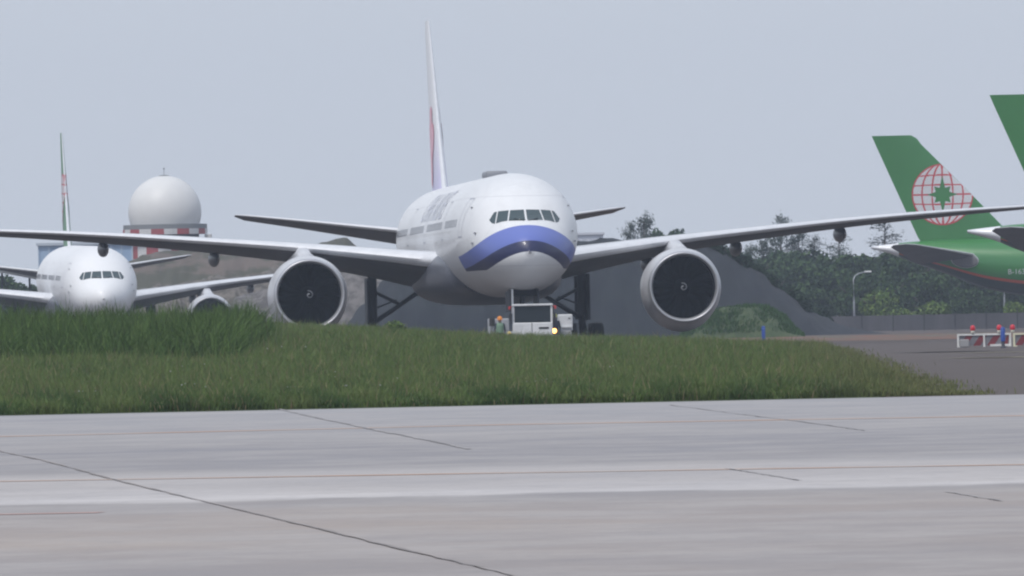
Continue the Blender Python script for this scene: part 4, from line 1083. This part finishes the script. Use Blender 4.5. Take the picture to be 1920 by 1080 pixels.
def beacon(px, label, zt=.58):
    X, D = gat(px, 650); root = empty('warning_lamp', (X, DB, zt), 0, label, 'warning lamp', 'red lamps on the barriers')
    m = MB(); m.lathe([(.01, 0), (.085, 0), (.085, .12), (.06, .14)], 14); m.build('collar', LCOL, root, True)
    m = MB(); m.lathe([(.095, .13), (.11, .16), (.11, .28), (.07, .34), (.01, .36)], 16); m.build('lens', LRED, root, True)
beacon(1810, 'red lamp above the left end of the first barrier')
beacon(1877, 'red lamp behind the blue post on the first barrier')
beacon(1912, 'red lamp on the second barrier at the right edge')
X, D_ = gat(1820, 652); root = empty('ballast_block', (X, DB - .5, 0), 0, 'small pale grey ballast block leaning at the first barrier', 'block')
m = MB(); m.box(-.20, .20, -.12, .12, .0, .34, bev=.04); m.build('block', mat('ballast_grey', (.30, .30, .31), .8), root); m = MB(); m.tube([(-.1, 0, .33), (-.08, 0, .40), (.08, 0, .40), (.1, 0, .33)], .015, 6); m.build('handle', M['gear'], root)
def marker(px, base, h, label):
    X, D = gat(px, base); root = empty('marker_post', (X, D, 0), 0, label, 'marker post', None); r = .095
    m = MB(); m.lathe([(r, .28), (r, h - .03), (r * .7, h), (.01, h)], 14); m.build('sleeve', BLUE, root, True)
    m = MB(); m.lathe([(r * 1.3, 0), (r * 1.3, .05), (r * .75, .08), (r * .75, .28)], 12); m.build('foot', mat('marker_foot', (.03, .03, .045), .6), root, True)
    m = MB(); m.lathe([(r + .004, h - .16), (r + .004, h - .12)], 14); m.build('band', mat('band_pale_blue', (.06, .14, .42), .4), root, True)
marker(1432, 648, 1.0, 'short blue marker post standing alone behind the grass')
marker(1881, 652.5, .86, 'short blue marker post in front of the striped barrier')

# ------------------------------------------------------------------ tow tractor and crew
def tractor():
    X, D = .77, 619.0
    root = empty('tow_tractor', (X, D, 0), 0, 'low white tow tractor with a square glazed cab under the aircraft nose', 'tow tractor')
    wt = mat('tractor_white', (.72, .73, .75), .45, noise=(1.5, .7, (.60, .61, .63))); wg = mat('tractor_grey', (.36, .37, .40), .5, noise=(1.5, .7, (.30, .31, .34)))
    cx = .20
    m = MB(); m.box(-2.05, 2.1, 1.95, 12, .45, 1.02, bev=.06); m.box(-2.0, 1.08, .2, 1.94, .45, 1.0, bev=.04); m.box(1.08, 1.5, -.05, .12, .55, .80, bev=.03); m.box(-2.2, -1.62, -.02, .2, .35, 1.0, bev=.03); m.v=[(min(x,1.05) if (y<1 and x>1.5) else x,y,z) for x,y,z in m.v] if 0 else m.v; o = m.build('chassis', wg, root)
    m = MB(); m.box(cx - .98, cx + .98, -.6, 1.9, .55, 1.43, bev=.05); m.build('cab_body', wt, root)
    m = MB()
    for sx in (-1, 1):
        for (ya, yb) in ((-.5, -.38), (1.6, 1.85)):
            m.box(cx + sx * .93 - .05, cx + sx * .93 + .05, ya, yb, 1.42, 2.24)
    m.box(cx - 1.0, cx + 1.0, -.58, 1.95, 2.24, 2.34, bev=.03); m.build('cab_frame', wt, root)
    m = MB(); m.box(cx - .88, cx + .88, -.46, -.44, 1.44, 2.24); m.box(cx - .935, cx - .925, -.38, 1.6, 1.44, 2.24); m.box(cx + .925, cx + .935, -.38, 1.6, 1.44, 2.24); m.build('windscreen', mat('cab_glass', (.02, .028, .036), .35, spec=.25), root)
    for sx in (-1, 1):
        m = MB(); m.tube([(cx + sx * .1, -.5, 1.46), (cx + sx * .55, -.5, 1.52)], .015, 5); m.build('wiper', M['dark'], root)
        m = MB(); m.tube([(cx + sx * 1.0, -.6, 2.22), (cx + sx * 1.12, -.66, 2.2)], .02, 5); m.box(cx + sx * 1.12 - .05, cx + sx * 1.12 + .05, -.70, -.62, 2.08, 2.24, bev=.01); m.build('marker_light', mat('marker_red', (.45, .03, .03), .4), root)
        m = MB(); m.tube([(cx + sx * 1.03, -.62, 2.2), (cx + sx * 1.06, -.64, 1.35)], .03, 6); m.box(cx + sx * 1.07 - .06, cx + sx * 1.07 + .06, -.68, -.62, 1.55, 1.9); m.build('mirror', M['tyre'], root)
    m = MB(); m.box(cx + .3, cx + .78, -.625, -.605, 1.12, 1.2); m.build('grille', M['dark'], root)
    m = MB(); m.box(cx - .05, cx - .02, -.612, -.602, .7, 1.42); m.build('panel_gap', M['gear'], root)
    # engine boxes each side of the lifting cradle
    m = MB(); m.box(-2.0, -.95, 2.0, 9, 1.0, 1.66, bev=.05); m.box(-1.95, -1.2, 1.6, 2.0, 1.0, 1.5, bev=.03); m.build('engine_box', wg, root)
    m = MB(); m.box(1.45, 2.16, 2.0, 9, 1.0, 1.80, bev=.05); m.box(1.55, 2.12, 1.9, 2.02, 1.15, 1.2); m.build('engine_box', wt, root)
    m = MB(); m.box(1.95, 2.05, 1.97, 1.995, 1.58, 1.62); m.build('latch', M['dark'], root)
    m = MB(); m.lathe([(.14, 1.3), (.14, 1.66), (.10, 1.70)], 12, 'Z', (-1.78, 1.5, 0)); m.build('exhaust', M['tyre'], root, True)
    for (x, y) in ((-1.75, 2.6), (1.8, 2.6), (-1.75, 9.5), (1.8, 9.5), (cx - .7, .4), (cx + .7, .4)): wheel(root, x, y, .42, .42, .34)
    hl = mat('headlamp_lit', (1, .7, .3), .3, emit=((1.0, .42, .10), 5.0)); hd = mat('headlamp_dim', (.5, .4, .15), .3, emit=((1.0, .75, .3), .25))
    m = MB(); m.box(1.12, 1.38, -.05, .2, .86, 1.12, bev=.03); m.build('lamp_housing', wg, root)
    m = MB(); m.lathe([(.01, -.09), (.10, -.07), (.12, -.05)], 16, 'Y', (1.25, 0, 1.0)); m.build('headlight', hl, root, True)
    m = MB(); m.lathe([(.01, -.09), (.08, -.07), (.10, -.05)], 16, 'Y', (-.95, 0, .93)); m.build('headlight', hd, root, True)
tractor()

def person(x, y, hgt, face, helmet_col, vest_col, label):
    root = empty('person', (x, y, 0), face, label, 'person'); k_ = hgt / 1.75
    V = [(0, 0, .95), (0, 0, 1.12), (0, .0, 1.32), (0, 0, 1.46), (0, -.01, 1.55), (0, -.02, 1.66)]
    E = [(0, 1), (1, 2), (2, 3), (3, 4), (4, 5)]; Rr = [.15, .14, .17, .075, .07, .105]
    def chain(st, pts, rs):
        p = st
        for q, r_ in zip(pts, rs): V.append(q); Rr.append(r_); E.append((p, len(V) - 1)); p = len(V) - 1
        return p
    for s_ in (-1, 1):
        chain(0, [(s_ * .10, 0, .90), (s_ * .12, -.03 * s_, .50), (s_ * .13, .03 * s_, .10), (s_ * .13, -.12, .05)], [.10, .065, .05, .04])
        h_ = chain(2, [(s_ * .19, 0, 1.40), (s_ * .25, .02, 1.13), (s_ * .24, -.10, .90), (s_ * .24, -.13, .83)], [.065, .045, .034, .032])
        for i in range(4): chain(h_, [(s_ * .24 + (i - 1.5) * .018, -.16, .77), (s_ * .24 + (i - 1.5) * .019, -.155, .725 - .006 * (i % 2))], [.009, .008])
        chain(h_, [(s_ * .24 - s_ * .045, -.16, .79), (s_ * .24 - s_ * .05, -.17, .76)], [.010, .008])
    me = bpy.data.meshes.new('body'); me.from_pydata([(a * k_, b * k_, c * k_) for a, b, c in V], E, []); me.update(); o = bpy.data.objects.new('body', me); link(o, root)
    md = o.modifiers.new('skin', 'SKIN'); sk = me.skin_vertices[0].data
    for i, r_ in enumerate(Rr): sk[i].radius = (r_ * k_, r_ * k_ * (.72 if i in (0, 1, 2) else 1))
    sk[0].use_root = True
    o.modifiers.new('sub', 'SUBSURF').levels = 1
    bmt = mat('skin_and_work_clothes', (.03, .035, .05), .8); kk = NB(bmt); tc = kk.n.new('ShaderNodeTexCoord'); sp = kk.n.new('ShaderNodeSeparateXYZ'); kk.l.new(tc.outputs['Object'], sp.inputs[0])
    kk.l.new(kk.mix(kk.m('GREATER_THAN', sp.outputs[2], 1.50 * k_), (.03, .035, .05), (.32, .20, .14)), bmt.node_tree.nodes['Principled BSDF'].inputs['Base Color']); me.materials.append(bmt)
    m = MB(); m.lathe([(.125, 1.62), (.128, 1.68), (.115, 1.75), (.06, 1.80), (.005, 1.81)], 18); m.lathe([(.128, 1.63), (.16, 1.62)], 18); m.v = [(a * k_, (b * 1.12 - .02) * k_, c * k_) for a, b, c in m.v]; m.build('helmet', helmet_col, root, True)
    m = MB(); m.lathe([(.19, .98), (.185, 1.15), (.205, 1.32), (.19, 1.42), (.09, 1.49)], 20); m.v = [(a * k_, b * .74 * k_, c * k_) for a, b, c in m.v]; m.build('vest', vest_col, root, True)
    m = MB()
    for s_ in (-1, 1): m.lathe([(.005, -.012), (.012, 0), (.005, .012)], 8, 'Z', (s_ * .036 * k_, -.118 * k_, 1.60 * k_))
    m.build('eyes', M['dark'], root)
    m = MB(); m.add([(-.014 * k_, -.112 * k_, 1.56 * k_), (.014 * k_, -.112 * k_, 1.56 * k_), (0, -.145 * k_, 1.565 * k_), (0, -.112 * k_, 1.60 * k_)], [(0, 1, 2), (1, 3, 2), (3, 0, 2)]); m.build('nose', bmt, root)
    return root
xl = at(937, 600, 616.5)[0]; xr = at(1040, 600, 620.3)[0]
person(xl, 616.5, 1.72, .15, mat('helmet_orange', (.70, .24, .03), .5), mat('vest_green', (.16, .26, .18), .7), 'ground worker with an orange helmet standing left of the tractor cab')
person(xr, 620.3, 1.80, -.1, mat('helmet_yellow', (.42, .42, .10), .5), mat('vest_navy', (.03, .035, .06), .7), 'ground worker in dark clothes with a yellow helmet right of the tractor cab')

# ------------------------------------------------------------------ haze
hz = MB(); hz.box(-1500, 1500, -40, 2000, -1.0, 45); hzm = bpy.data.materials.new('haze_air'); hzm.use_nodes = True; nt = hzm.node_tree; nt.nodes.clear()
vo = nt.nodes.new('ShaderNodeVolumePrincipled'); vo.inputs['Color'].default_value = (.72, .82, 1.0, 1); vo.inputs['Density'].default_value = 1.25e-4; vo.inputs['Anisotropy'].default_value = 0.1
mo = nt.nodes.new('ShaderNodeOutputMaterial'); nt.links.new(vo.outputs[0], mo.inputs['Volume'])
o = hz.build('haze', hzm); o['kind'] = 'stuff'
for q in list(bpy.data.objects):
    if 'used' in q: del q['used']
